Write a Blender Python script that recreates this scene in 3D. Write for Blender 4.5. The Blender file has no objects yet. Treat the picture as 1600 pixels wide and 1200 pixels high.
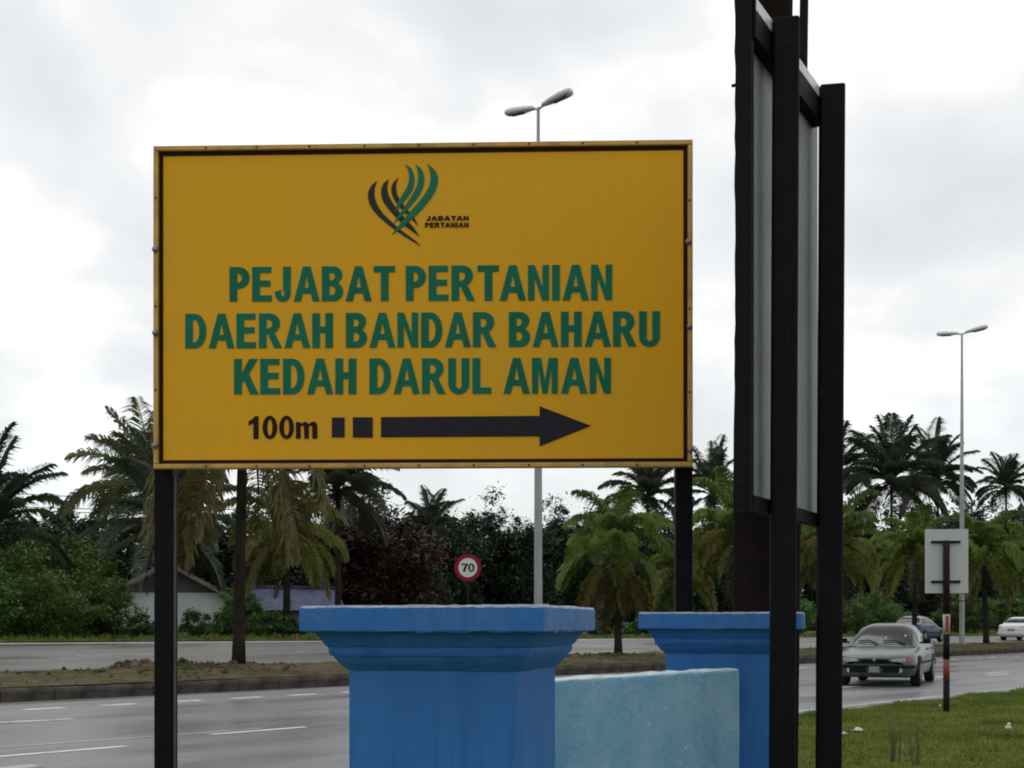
import bpy, bmesh, math, random
from mathutils import Vector, Matrix
from mathutils.geometry import tessellate_polygon

SC = bpy.context.scene
COL = SC.collection
R = math.radians
F = 2000.0            # focal length in photograph pixels
CH = 1.34             # camera height
HY = 975.0            # horizon row in the photograph

# ------------------------------------------------------------------ camera
cam = bpy.data.objects.new('camera', bpy.data.cameras.new('camera'))
COL.objects.link(cam)
cam.location = (0, 0, CH)
cam.rotation_euler = (R(90), 0, 0)
cam.data.sensor_width = 36
cam.data.lens = 36 * F / 1600
cam.data.shift_y = (HY - 600) / 1600
cam.data.clip_start = 0.05
cam.data.clip_end = 3000
SC.camera = cam

# ------------------------------------------------------------------ sky and sun
SUN_EL, SUN_AZ = R(62), R(-20)
W = bpy.data.worlds.new('World')
SC.world = W
W.use_nodes = True
nt = W.node_tree
nt.nodes.clear()


def nd(t, k, **kw):
    n = t.nodes.new(k)
    for a, b in kw.items():
        if a.startswith('i_'):
            n.inputs[a[2:].replace('_', ' ')].default_value = b
        else:
            setattr(n, a, b)
    return n


def lk(t, a, b):
    t.links.new(a, b)


def math_n(t, op, a, b=None, c=None, clamp=False):
    n = t.nodes.new('ShaderNodeMath')
    n.operation = op
    n.use_clamp = clamp
    for i, v in enumerate((a, b, c)):
        if v is None:
            continue
        if hasattr(v, 'is_output'):
            t.links.new(v, n.inputs[i])
        else:
            n.inputs[i].default_value = v
    return n.outputs[0]


def ramp(t, src, stops, interp='LINEAR'):
    n = t.nodes.new('ShaderNodeValToRGB')
    n.color_ramp.interpolation = interp
    el = n.color_ramp.elements
    while len(el) < len(stops):
        el.new(0.5)
    for e, (p, c) in zip(el, stops):
        e.position = p
        e.color = (c[0], c[1], c[2], 1) if hasattr(c, '__len__') else (c, c, c, 1)
    t.links.new(src, n.inputs[0])
    return n.outputs[0]


tc = nd(nt, 'ShaderNodeTexCoord')
sep = nd(nt, 'ShaderNodeSeparateXYZ')
lk(nt, tc.outputs['Generated'], sep.inputs[0])
zz = math_n(nt, 'ADD', math_n(nt, 'MAXIMUM', sep.outputs[2], 0.0), 0.42)
cx = math_n(nt, 'DIVIDE', sep.outputs[0], zz)
cy = math_n(nt, 'DIVIDE', sep.outputs[1], zz)
comb = nd(nt, 'ShaderNodeCombineXYZ')
lk(nt, cx, comb.inputs[0])
lk(nt, cy, comb.inputs[1])
comb.inputs[2].default_value = 11.1
n1 = nd(nt, 'ShaderNodeTexNoise', i_Scale=4.3, i_Detail=6.0, i_Roughness=0.47, i_Distortion=0.2)
n2 = nd(nt, 'ShaderNodeTexNoise', i_Scale=2.0, i_Detail=3.0, i_Roughness=0.5)
lk(nt, comb.outputs[0], n1.inputs['Vector'])
lk(nt, comb.outputs[0], n2.inputs['Vector'])
mixv = math_n(nt, 'ADD', math_n(nt, 'MULTIPLY', n1.outputs[0], 0.65), math_n(nt, 'MULTIPLY', n2.outputs[0], 0.35))
cloud = ramp(nt, mixv, [(0.33, (0.76, 0.78, 0.795)), (0.43, (0.85, 0.87, 0.88)), (0.50, (0.95, 0.96, 0.965)), (0.60, (1.2, 1.2, 1.2))])
# the far, lower part of the cloud layer reads as one even pale grey sheet
low = math_n(nt, 'MULTIPLY', math_n(nt, 'SUBTRACT', 0.2, sep.outputs[2]), 5.5, clamp=True)
mx = nd(nt, 'ShaderNodeMixRGB')
lk(nt, low, mx.inputs[0])
lk(nt, cloud, mx.inputs[1])
mx.inputs[2].default_value = (0.86, 0.90, 0.915, 1)
sky = nd(nt, 'ShaderNodeTexSky', sky_type='NISHITA', sun_disc=False, sun_elevation=SUN_EL, sun_rotation=SUN_AZ)
skyk = nd(nt, 'ShaderNodeMixRGB', blend_type='MULTIPLY')
skyk.inputs[0].default_value = 1
lk(nt, sky.outputs[0], skyk.inputs[1])
skyk.inputs[2].default_value = (0.1, 0.1, 0.1, 1)
cov = nd(nt, 'ShaderNodeMixRGB')
cov.inputs[0].default_value = 0.94      # nearly full cloud cover
lk(nt, skyk.outputs[0], cov.inputs[1])
lk(nt, mx.outputs[0], cov.inputs[2])
bg = nd(nt, 'ShaderNodeBackground', i_Strength=1.0)
lk(nt, cov.outputs[0], bg.inputs[0])
wo = nd(nt, 'ShaderNodeOutputWorld')
lk(nt, bg.outputs[0], wo.inputs[0])

sun = bpy.data.objects.new('sun', bpy.data.lights.new('sun', 'SUN'))
COL.objects.link(sun)
sun.data.energy = 0.5
sun.data.angle = R(25)
sun.data.color = (1, 0.97, 0.92)
sd = Vector((math.sin(SUN_AZ) * math.cos(SUN_EL), math.cos(SUN_AZ) * math.cos(SUN_EL), math.sin(SUN_EL)))
sun.rotation_euler = sd.to_track_quat('Z', 'Y').to_euler()
sun.location = (0, 0, 30)

SC.view_settings.view_transform = 'Standard'
SC.view_settings.look = 'None'
SC.view_settings.exposure = 0.0
SC.view_settings.gamma = 1
SC.view_settings.use_curve_mapping = False
SC.cycles.max_bounces = 6
SC.cycles.diffuse_bounces = 3
SC.cycles.glossy_bounces = 3
SC.cycles.transmission_bounces = 4
SC.cycles.transparent_max_bounces = 6
SC.cycles.use_denoising = True
SC.cycles.pixel_filter_type = 'BLACKMAN_HARRIS'
SC.cycles.filter_width = 1.9


# ------------------------------------------------------------------ helpers
def at(px, py, Y):
    return Vector(((px - 800) / F * Y, Y, CH + (HY - py) / F * Y))


class MB:
    """collects vertices and faces; build() links them as ONE mesh object"""

    def __init__(s):
        s.v, s.f, s.mi, s.cur = [], [], [], 0

    def add(s, vs, fs):
        o = len(s.v)
        s.v += [tuple(p) for p in vs]
        s.f += [tuple(i + o for i in f) for f in fs]
        s.mi += [s.cur] * len(fs)
        return s

    def box(s, c, d, M=None):
        x, y, z = d[0] / 2, d[1] / 2, d[2] / 2
        vs = [Vector((a * x, b * y, e * z)) for a in (-1, 1) for b in (-1, 1) for e in (-1, 1)]
        if M is not None:
            vs = [M @ p for p in vs]
        vs = [p + Vector(c) for p in vs]
        return s.add(vs, [(0, 1, 3, 2), (4, 6, 7, 5), (0, 4, 5, 1), (2, 3, 7, 6), (0, 2, 6, 4), (1, 5, 7, 3)])

    def tube(s, pts, rad, n=10, caps=True):
        pts = [Vector(p) for p in pts]
        if not hasattr(rad, '__len__'):
            rad = [rad] * len(pts)
        o = len(s.v)
        vs, fs = [], []
        for i, p in enumerate(pts):
            d = (pts[min(i + 1, len(pts) - 1)] - pts[max(i - 1, 0)]).normalized()
            a = Vector((1, 0, 0)) if abs(d.x) < 0.8 else Vector((0, 1, 0))
            u = d.cross(a).normalized()
            w = d.cross(u)
            for k in range(n):
                t = 2 * math.pi * k / n
                vs.append(p + (u * math.cos(t) + w * math.sin(t)) * rad[i])
        for i in range(len(pts) - 1):
            for k in range(n):
                a, b = i * n + k, i * n + (k + 1) % n
                fs.append((a, b, b + n, a + n))
        if caps:
            fs.append(tuple(range(n - 1, -1, -1)))
            fs.append(tuple((len(pts) - 1) * n + k for k in range(n)))
        return s.add(vs, fs)

    def prism(s, outer, holes, place, depth):
        """flat shape with holes, front at place(x, y, 0), back at place(x, y, depth)"""
        loops = [outer] + list(holes)
        tris = tessellate_polygon([[Vector((p[0], p[1], 0)) for p in l] for l in loops])
        flat = [p for l in loops for p in l]
        n = len(flat)
        vs = [place(p[0], p[1], 0) for p in flat] + [place(p[0], p[1], depth) for p in flat]
        fs = [tuple(t) for t in tris]
        k = 0
        for l in loops:
            for i in range(len(l)):
                a, b = k + i, k + (i + 1) % len(l)
                fs.append((a, b, b + n, a + n))
            k += len(l)
        return s.add(vs, fs)

    def mesh(s, name, mats, smooth=False):
        me = bpy.data.meshes.new(name)
        me.from_pydata(s.v, [], s.f)
        if not isinstance(mats, (list, tuple)):
            mats = [mats]
        for m in mats:
            me.materials.append(m)
        if len(mats) > 1:
            me.polygons.foreach_set('material_index', s.mi)
        if smooth:
            me.polygons.foreach_set('use_smooth', [True] * len(me.polygons))
        me.update()
        return me

    def build(s, name, mats, parent=None, smooth=False, fix=False, bevel=0):
        me = s.mesh(name, mats, smooth)
        if fix or bevel:
            bm = bmesh.new()
            bm.from_mesh(me)
            bmesh.ops.recalc_face_normals(bm, faces=bm.faces)
            if bevel:
                es = [e for e in bm.edges if len(e.link_faces) == 2 and e.calc_face_angle(0) > R(30)]
                bmesh.ops.bevel(bm, geom=es, offset=bevel, segments=2, affect='EDGES', profile=0.5)
            bm.to_mesh(me)
            bm.free()
        return link(name, me, parent)


def link(name, me, parent=None, loc=None, rot=None, scale=None):
    o = bpy.data.objects.new(name, me)
    COL.objects.link(o)
    if parent is not None:
        o.parent = parent
    if loc is not None:
        o.location = loc
    if rot is not None:
        o.rotation_euler = rot
    if scale is not None:
        o.scale = scale if hasattr(scale, '__len__') else (scale,) * 3
    return o


def tag(o, label=None, cat=None, group=None, kind=None):
    for k, v in (('label', label), ('category', cat), ('group', group), ('kind', kind)):
        if v:
            o[k] = v
    return o


def thing(name, label, cat, loc=(0, 0, 0), rz=0, group=None):
    o = link(name, None, None, loc, (0, 0, rz))
    o.empty_display_size = 0.2
    return tag(o, label, cat, group)


# ------------------------------------------------------------------ materials
def mat(name, col, rough=0.7, spec=0.3, metal=0.0, noise=None, bump=None, noise2=None, coat=0.0, runs=None):
    """noise = (scale, colour2, lo, hi); noise2 the same, on top; bump = (scale, strength, distance)"""
    m = bpy.data.materials.new(name)
    m.use_nodes = True
    t = m.node_tree
    b = t.nodes['Principled BSDF']
    b.inputs['Roughness'].default_value = rough
    b.inputs['Specular IOR Level'].default_value = spec
    b.inputs['Metallic'].default_value = metal
    if coat:
        b.inputs['Coat Weight'].default_value = coat
        b.inputs['Coat Roughness'].default_value = 0.08
    b.inputs['Base Color'].default_value = (*col, 1)
    c = t.nodes.new('ShaderNodeTexCoord')
    cur = None
    for ns in (noise, noise2):
        if not ns:
            continue
        n = nd(t, 'ShaderNodeTexNoise', i_Scale=ns[0], i_Detail=6.0, i_Roughness=0.6)
        lk(t, c.outputs['Object'], n.inputs['Vector'])
        f = ramp(t, n.outputs[0], [(ns[2], 0.0), (ns[3], 1.0)])
        x = nd(t, 'ShaderNodeMixRGB')
        lk(t, f, x.inputs[0])
        if cur is None:
            x.inputs[1].default_value = (*col, 1)
        else:
            lk(t, cur, x.inputs[1])
        x.inputs[2].default_value = (*ns[1], 1)
        cur = x.outputs[0]
    if runs is not None:        # faint dirt runs down the sheet
        mp = nd(t, 'ShaderNodeMapping')
        mp.inputs['Scale'].default_value = (16, 16, 0.8)
        lk(t, c.outputs['Object'], mp.inputs[0])
        n = nd(t, 'ShaderNodeTexNoise', i_Scale=1.0, i_Detail=5.0, i_Roughness=0.6)
        lk(t, mp.outputs[0], n.inputs['Vector'])
        x = nd(t, 'ShaderNodeMixRGB')
        lk(t, ramp(t, n.outputs[0], [(0.5, 0.0), (0.75, 0.75)]), x.inputs[0])
        lk(t, cur, x.inputs[1])
        x.inputs[2].default_value = (*runs, 1)
        cur = x.outputs[0]
    if cur is not None:
        lk(t, cur, b.inputs['Base Color'])
    if bump:
        n = nd(t, 'ShaderNodeTexNoise', i_Scale=bump[0], i_Detail=5.0)
        lk(t, c.outputs['Object'], n.inputs['Vector'])
        bp = nd(t, 'ShaderNodeBump', i_Strength=bump[1], i_Distance=bump[2])
        lk(t, n.outputs[0], bp.inputs['Height'])
        lk(t, bp.outputs[0], b.inputs['Normal'])
    return m


def leaf_mat(name, c1, c2, trans=0.25, scale=1.5, c3=None):
    m = bpy.data.materials.new(name)
    m.use_nodes = True
    t = m.node_tree
    t.nodes.clear()
    c = t.nodes.new('ShaderNodeTexCoord')
    n = nd(t, 'ShaderNodeTexNoise', i_Scale=scale, i_Detail=4.0, i_Roughness=0.65)
    lk(t, c.outputs['Object'], n.inputs['Vector'])
    stops = [(0.34, c1), (0.6, c2)]
    if c3:
        stops.append((0.74, c3))
    col = ramp(t, n.outputs[0], stops)
    oi = t.nodes.new('ShaderNodeObjectInfo')
    hs = nd(t, 'ShaderNodeHueSaturation')
    lk(t, col, hs.inputs['Color'])
    lk(t, math_n(t, 'ADD', math_n(t, 'MULTIPLY', oi.outputs['Random'], 0.5), 0.75), hs.inputs['Value'])
    lk(t, math_n(t, 'ADD', math_n(t, 'MULTIPLY', oi.outputs['Random'], 0.03), 0.485), hs.inputs['Hue'])
    d = nd(t, 'ShaderNodeBsdfPrincipled')
    d.inputs['Roughness'].default_value = 0.55
    d.inputs['Specular IOR Level'].default_value = 0.25
    tr = nd(t, 'ShaderNodeBsdfTranslucent')
    lk(t, hs.outputs[0], d.inputs['Base Color'])
    lk(t, hs.outputs[0], tr.inputs['Color'])
    mxs = nd(t, 'ShaderNodeMixShader')
    mxs.inputs[0].default_value = trans
    lk(t, d.outputs[0], mxs.inputs[1])
    lk(t, tr.outputs[0], mxs.inputs[2])
    o = nd(t, 'ShaderNodeOutputMaterial')
    lk(t, mxs.outputs[0], o.inputs[0])
    return m


M = {}
M['black_paint'] = mat('black_paint', (0.004, 0.0045, 0.007), 0.6, 0.10, noise=(14, (0.008, 0.0075, 0.009), 0.45, 0.75), noise2=(30, (0.035, 0.03, 0.028), 0.64, 0.80), bump=(60, 0.1, 0.002))
M['sign_yellow'] = mat('sign_yellow', (0.73, 0.365, 0.014), 0.55, 0.10, noise=(1.6, (0.66, 0.36, 0.026), 0.35, 0.7), noise2=(35, (0.60, 0.31, 0.015), 0.62, 0.85), runs=(0.66, 0.36, 0.02))
M['sign_trim'] = mat('sign_trim', (0.56, 0.345, 0.085), 0.5, 0.25, noise=(9, (0.33, 0.20, 0.065), 0.4, 0.75), noise2=(40, (0.2, 0.12, 0.06), 0.66, 0.8))
M['maroon'] = mat('maroon', (0.022, 0.004, 0.004), 0.6, 0.12)
M['letter_green'] = mat('letter_green', (0.007, 0.15, 0.092), 0.55, 0.12, noise=(5, (0.007, 0.125, 0.07), 0.4, 0.65), noise2=(60, (0.03, 0.16, 0.10), 0.66, 0.8))
M['letter_black'] = mat('letter_black', (0.018, 0.016, 0.025), 0.55, 0.14, noise=(25, (0.028, 0.022, 0.025), 0.5, 0.8))
M['letter_dark'] = mat('letter_dark', (0.02, 0.008, 0.007), 0.55, 0.12)
M['logo_dark'] = mat('logo_dark', (0.018, 0.034, 0.03), 0.55, 0.12, noise=(14, (0.04, 0.03, 0.025), 0.4, 0.7))
M['logo_green'] = mat('logo_green', (0.008, 0.15, 0.10), 0.55, 0.12, noise=(14, (0.02, 0.17, 0.07), 0.4, 0.7))
M['bolt'] = mat('bolt', (0.22, 0.2, 0.24), 0.4, 0.5, 0.6)
M['rivet'] = mat('rivet', (0.08, 0.06, 0.04), 0.6, 0.3)
M['alu'] = mat('alu', (0.31, 0.325, 0.345), 0.55, 0.25, 0.1, noise=(3, (0.25, 0.265, 0.28), 0.4, 0.7), noise2=(50, (0.2, 0.2, 0.21), 0.69, 0.78))
M['alu_lit'] = mat('alu_lit', (0.62, 0.64, 0.66), 0.4, 0.5, 0.2, noise=(20, (0.5, 0.5, 0.52), 0.4, 0.7))  # paler copy of alu, its brightness is painted-in light
M['galv'] = mat('galv', (0.30, 0.32, 0.31), 0.5, 0.4, 0.3, noise=(2, (0.24, 0.26, 0.25), 0.4, 0.7), noise2=(25, (0.38, 0.4, 0.39), 0.6, 0.8))
M['lit_edge_grey'] = mat('lit_edge_grey', (0.11, 0.105, 0.115), 0.6, 0.2, noise=(5, (0.05, 0.045, 0.05), 0.4, 0.65))  # grey of the post's lit side, put into the colour
M['lamp_shell'] = mat('lamp_shell', (0.66, 0.67, 0.68), 0.5, 0.4, noise=(6, (0.55, 0.56, 0.57), 0.4, 0.7))
M['lamp_glass'] = mat('lamp_glass', (0.10, 0.10, 0.10), 0.25, 0.5)
M['timber_pole'] = mat('timber_pole', (0.014, 0.0105, 0.009), 0.9, 0.06, noise=(6, (0.008, 0.0065, 0.006), 0.4, 0.65), bump=(30, 0.4, 0.01))
M['road_marking'] = mat('road_marking', (0.62, 0.62, 0.60), 0.55, 0.3, noise=(2.2, (0.36, 0.36, 0.35), 0.45, 0.72), noise2=(14, (0.2, 0.2, 0.2), 0.62, 0.72))
M['faded_marking_and_sheen'] = mat('faded_marking_and_sheen', (0.44, 0.44, 0.435), 0.5, 0.4, noise=(1.5, (0.24, 0.24, 0.24), 0.42, 0.6), noise2=(14, (0.12, 0.12, 0.12), 0.58, 0.7))  # worn markings, also the painted reflection on the wet road
M['kerb'] = mat('kerb', (0.075, 0.066, 0.055), 0.95, 0.1, noise=(3, (0.035, 0.031, 0.028), 0.4, 0.65), noise2=(12, (0.17, 0.15, 0.13), 0.6, 0.8), bump=(25, 0.4, 0.02))
M['soil'] = mat('soil', (0.125, 0.09, 0.058), 0.95, 0.1, noise=(0.8, (0.065, 0.07, 0.027), 0.38, 0.54), noise2=(3.2, (0.065, 0.042, 0.03), 0.50, 0.66), bump=(9, 1.0, 0.08))
M['ground'] = mat('ground', (0.09, 0.11, 0.02), 0.95, 0.05, noise=(0.7, (0.14, 0.12, 0.035), 0.4, 0.65), noise2=(6, (0.045, 0.05, 0.02), 0.5, 0.75), bump=(18, 0.6, 0.03))
M['verge'] = mat('verge', (0.055, 0.085, 0.025), 0.95, 0.1, noise=(0.35, (0.095, 0.10, 0.035), 0.42, 0.62), noise2=(4, (0.04, 0.06, 0.02), 0.5, 0.75), bump=(6, 0.8, 0.06))
M['white_wall'] = mat('white_wall', (0.50, 0.53, 0.53), 0.85, 0.2, noise=(0.7, (0.36, 0.39, 0.38), 0.4, 0.7))
M['roof_dark'] = mat('roof_dark', (0.085, 0.08, 0.076), 0.85, 0.2, noise=(1.5, (0.05, 0.046, 0.044), 0.4, 0.7))
M['fascia'] = mat('fascia', (0.16, 0.155, 0.15), 0.8, 0.2, noise=(3, (0.09, 0.085, 0.08), 0.4, 0.7))
M['gable_board'] = mat('gable_board', (0.10, 0.085, 0.085), 0.85, 0.2, noise=(2, (0.06, 0.05, 0.05), 0.4, 0.7))
M['blue_sheet'] = mat('blue_sheet', (0.115, 0.13, 0.215), 0.6, 0.2, noise=(1.5, (0.07, 0.08, 0.14), 0.4, 0.65))
M['sign_back'] = mat('sign_back', (0.44, 0.46, 0.46), 0.5, 0.3, 0.1, noise=(4, (0.42, 0.44, 0.45), 0.4, 0.7))
M['rust_post'] = mat('rust_post', (0.022, 0.014, 0.012), 0.8, 0.12, noise=(10, (0.012, 0.009, 0.008), 0.4, 0.65))
M['red_band'] = mat('red_band', (0.20, 0.03, 0.025), 0.5, 0.3, noise=(18, (0.16, 0.07, 0.06), 0.45, 0.65))
M['white_band'] = mat('white_band', (0.42, 0.33, 0.29), 0.5, 0.3, noise=(25, (0.35, 0.12, 0.1), 0.55, 0.7))
M['sign_red'] = mat('sign_red', (0.22, 0.008, 0.025), 0.55, 0.15)
M['sign_white'] = mat('sign_white', (0.55, 0.59, 0.55), 0.55, 0.15)
M['car_silver'] = mat('car_silver', (0.052, 0.070, 0.068), 0.32, 0.35, 0.1, coat=0.25)
M['car_blue'] = mat('car_blue', (0.014, 0.028, 0.085), 0.4, 0.2, 0.0, coat=0.06)
M['car_roof_sheen'] = mat('car_roof_sheen', (0.24, 0.26, 0.29), 0.35, 0.3)  # pale sky reflection on the blue car's roof, put into the colour
M['car_white'] = mat('car_white', (0.62, 0.64, 0.66), 0.3, 0.5, coat=0.5)
M['car_glass'] = mat('car_glass', (0.010, 0.011, 0.012), 0.09, 0.2, noise=(3, (0.05, 0.045, 0.045), 0.5, 0.7))
M['trim_black'] = mat('trim_black', (0.006, 0.006, 0.007), 0.6, 0.12)
M['tyre'] = mat('tyre', (0.018, 0.018, 0.018), 0.85, 0.2)
M['rim_metal'] = mat('rim_metal', (0.22, 0.23, 0.235), 0.4, 0.4, 0.5)
M['headlamp'] = mat('headlamp', (0.40, 0.42, 0.42), 0.08, 0.7, 0.2)
M['amber'] = mat('amber', (0.36, 0.15, 0.08), 0.2, 0.5)
M['tail_red'] = mat('tail_red', (0.35, 0.02, 0.02), 0.2, 0.5)
M['plate'] = mat('plate', (0.2, 0.21, 0.2), 0.5, 0.3)
M['litter'] = mat('litter', (0.52, 0.52, 0.49), 0.6, 0.3)
M['palm_trunk'] = mat('palm_trunk', (0.03, 0.025, 0.02), 0.95, 0.08, noise=(2.5, (0.018, 0.015, 0.013), 0.4, 0.65), bump=(8, 0.5, 0.03))
M['bark'] = mat('bark', (0.035, 0.03, 0.024), 0.9, 0.15, noise=(5, (0.035, 0.03, 0.025), 0.4, 0.65), bump=(14, 0.5, 0.03))
M['cable'] = mat('cable', (0.05, 0.05, 0.055), 0.7, 0.2)

M['leaf_dark'] = leaf_mat('leaf_dark', (0.016, 0.03, 0.017), (0.034, 0.058, 0.027), 0.15, 0.6)
M['leaf_mid'] = leaf_mat('leaf_mid', (0.05, 0.10, 0.022), (0.115, 0.20, 0.042), 0.25, 0.7, (0.19, 0.27, 0.075))
M['leaf_low'] = leaf_mat('leaf_low', (0.032, 0.075, 0.022), (0.065, 0.14, 0.035), 0.2, 1.2)
M['leaf_red'] = leaf_mat('leaf_red', (0.022, 0.012, 0.010), (0.045, 0.018, 0.015), 0.1, 0.7)
M['coco'] = leaf_mat('coco', (0.028, 0.042, 0.022), (0.05, 0.07, 0.032), 0.2, 0.8)
M['coco_bright'] = leaf_mat('coco_bright', (0.065, 0.085, 0.03), (0.14, 0.16, 0.06), 0.25, 0.8)
M['foxtail'] = leaf_mat('foxtail', (0.07, 0.115, 0.02), (0.145, 0.20, 0.036), 0.25, 1.0)
M['foxtail_yellow'] = leaf_mat('foxtail_yellow', (0.09, 0.105, 0.022), (0.165, 0.175, 0.037), 0.25, 1.0)
M['foxtail_dead'] = leaf_mat('foxtail_dead', (0.075, 0.068, 0.02), (0.13, 0.112, 0.036), 0.2, 1.0)
M['foxtail_brown'] = leaf_mat('foxtail_brown', (0.078, 0.066, 0.018), (0.135, 0.112, 0.03), 0.25, 1.0)
M['grass'] = leaf_mat('grass', (0.06, 0.095, 0.013), (0.155, 0.185, 0.027), 0.3, 0.8, (0.25, 0.215, 0.055))
M['weed'] = leaf_mat('weed', (0.10, 0.085, 0.035), (0.15, 0.13, 0.055), 0.2, 2.0)


def asphalt(name, c1, c2, r1, r2):
    m = bpy.data.materials.new(name)
    m.use_nodes = True
    t = m.node_tree
    b = t.nodes['Principled BSDF']
    c = t.nodes.new('ShaderNodeTexCoord')
    mp = nd(t, 'ShaderNodeMapping')
    mp.inputs['Rotation'].default_value = (0, 0, -TANG)
    mp2 = nd(t, 'ShaderNodeMapping')
    lk(t, c.outputs['Object'], mp.inputs[0])
    lk(t, mp.outputs[0], mp2.inputs[0])
    mp2.inputs['Scale'].default_value = (0.07, 0.75, 1)       # streaks along the wheel tracks
    n1 = nd(t, 'ShaderNodeTexNoise', i_Scale=1.0, i_Detail=5.0, i_Roughness=0.6)
    lk(t, mp2.outputs[0], n1.inputs['Vector'])
    n2 = nd(t, 'ShaderNodeTexNoise', i_Scale=0.35, i_Detail=6.0, i_Roughness=0.65)
    lk(t, c.outputs['Object'], n2.inputs['Vector'])
    n3 = nd(t, 'ShaderNodeTexNoise', i_Scale=45.0, i_Detail=3.0)
    lk(t, c.outputs['Object'], n3.inputs['Vector'])
    s = math_n(t, 'ADD', math_n(t, 'MULTIPLY', n1.outputs[0], 0.6), math_n(t, 'MULTIPLY', n2.outputs[0], 0.4))
    s2 = math_n(t, 'ADD', s, math_n(t, 'MULTIPLY', math_n(t, 'SUBTRACT', n3.outputs[0], 0.5), 0.25))
    base = ramp(t, s2, [(0.38, c1), (0.64, c2)])
    # darker wheel tracks along the lanes, sealed cracks and repair patches
    sp_ = nd(t, 'ShaderNodeSeparateXYZ')
    lk(t, mp.outputs[0], sp_.inputs[0])
    wob = math_n(t, 'ADD', sp_.outputs[1], math_n(t, 'MULTIPLY', n2.outputs[0], 0.8))
    tr_ = math_n(t, 'MULTIPLY', math_n(t, 'ADD', math_n(t, 'SINE', math_n(t, 'MULTIPLY', wob, 3.6)), 1.0), 0.5)
    trk = math_n(t, 'MULTIPLY', tr_, ramp(t, n1.outputs[0], [(0.38, 0.05), (0.68, 0.45)]))
    mv = nd(t, 'ShaderNodeMapping')
    mv.inputs['Scale'].default_value = (0.22, 0.55, 1)
    lk(t, mp.outputs[0], mv.inputs[0])
    wv = nd(t, 'ShaderNodeMixRGB', blend_type='ADD')
    wv.inputs[0].default_value = 0.25
    lk(t, mv.outputs[0], wv.inputs[1])
    lk(t, n2.outputs['Color'], wv.inputs[2])
    vo = nd(t, 'ShaderNodeTexVoronoi', feature='DISTANCE_TO_EDGE', i_Scale=1.1)
    lk(t, wv.outputs[0], vo.inputs['Vector'])
    crk = math_n(t, 'MULTIPLY', ramp(t, vo.outputs['Distance'], [(0.0, 0.9), (0.012, 0.0)]), ramp(t, n2.outputs[0], [(0.5, 0.0), (0.58, 1.0)]))
    vp = nd(t, 'ShaderNodeTexVoronoi', i_Scale=0.55)
    lk(t, mv.outputs[0], vp.inputs['Vector'])
    spc = nd(t, 'ShaderNodeSeparateXYZ')
    lk(t, vp.outputs['Color'], spc.inputs[0])
    pat = math_n(t, 'MULTIPLY', math_n(t, 'GREATER_THAN', spc.outputs[0], 0.86), 0.22)
    dk = math_n(t, 'MAXIMUM', math_n(t, 'MAXIMUM', trk, crk), pat, clamp=True)
    xd = nd(t, 'ShaderNodeMixRGB', blend_type='MULTIPLY')
    lk(t, dk, xd.inputs[0])
    lk(t, base, xd.inputs[1])
    xd.inputs[2].default_value = (0.58, 0.58, 0.585, 1)
    lk(t, xd.outputs[0], b.inputs['Base Color'])
    # standing damp: smoother, mirror-like patches
    n4 = nd(t, 'ShaderNodeTexNoise', i_Scale=1.0, i_Detail=4.0, i_Roughness=0.55)
    md = nd(t, 'ShaderNodeMapping')
    md.inputs['Scale'].default_value = (0.12, 0.6, 1)
    md.inputs['Location'].default_value = (3.1, 7.7, 0)
    lk(t, mp.outputs[0], md.inputs[0])
    lk(t, md.outputs[0], n4.inputs['Vector'])
    lk(t, ramp(t, n4.outputs[0], [(0.40, r2), (0.52, r1), (0.64, 0.24)]), b.inputs['Roughness'])
    b.inputs['Specular IOR Level'].default_value = 0.5
    bp = nd(t, 'ShaderNodeBump', i_Strength=0.12, i_Distance=0.006)
    lk(t, n3.outputs[0], bp.inputs['Height'])
    lk(t, bp.outputs[0], b.inputs['Normal'])
    return m


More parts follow.
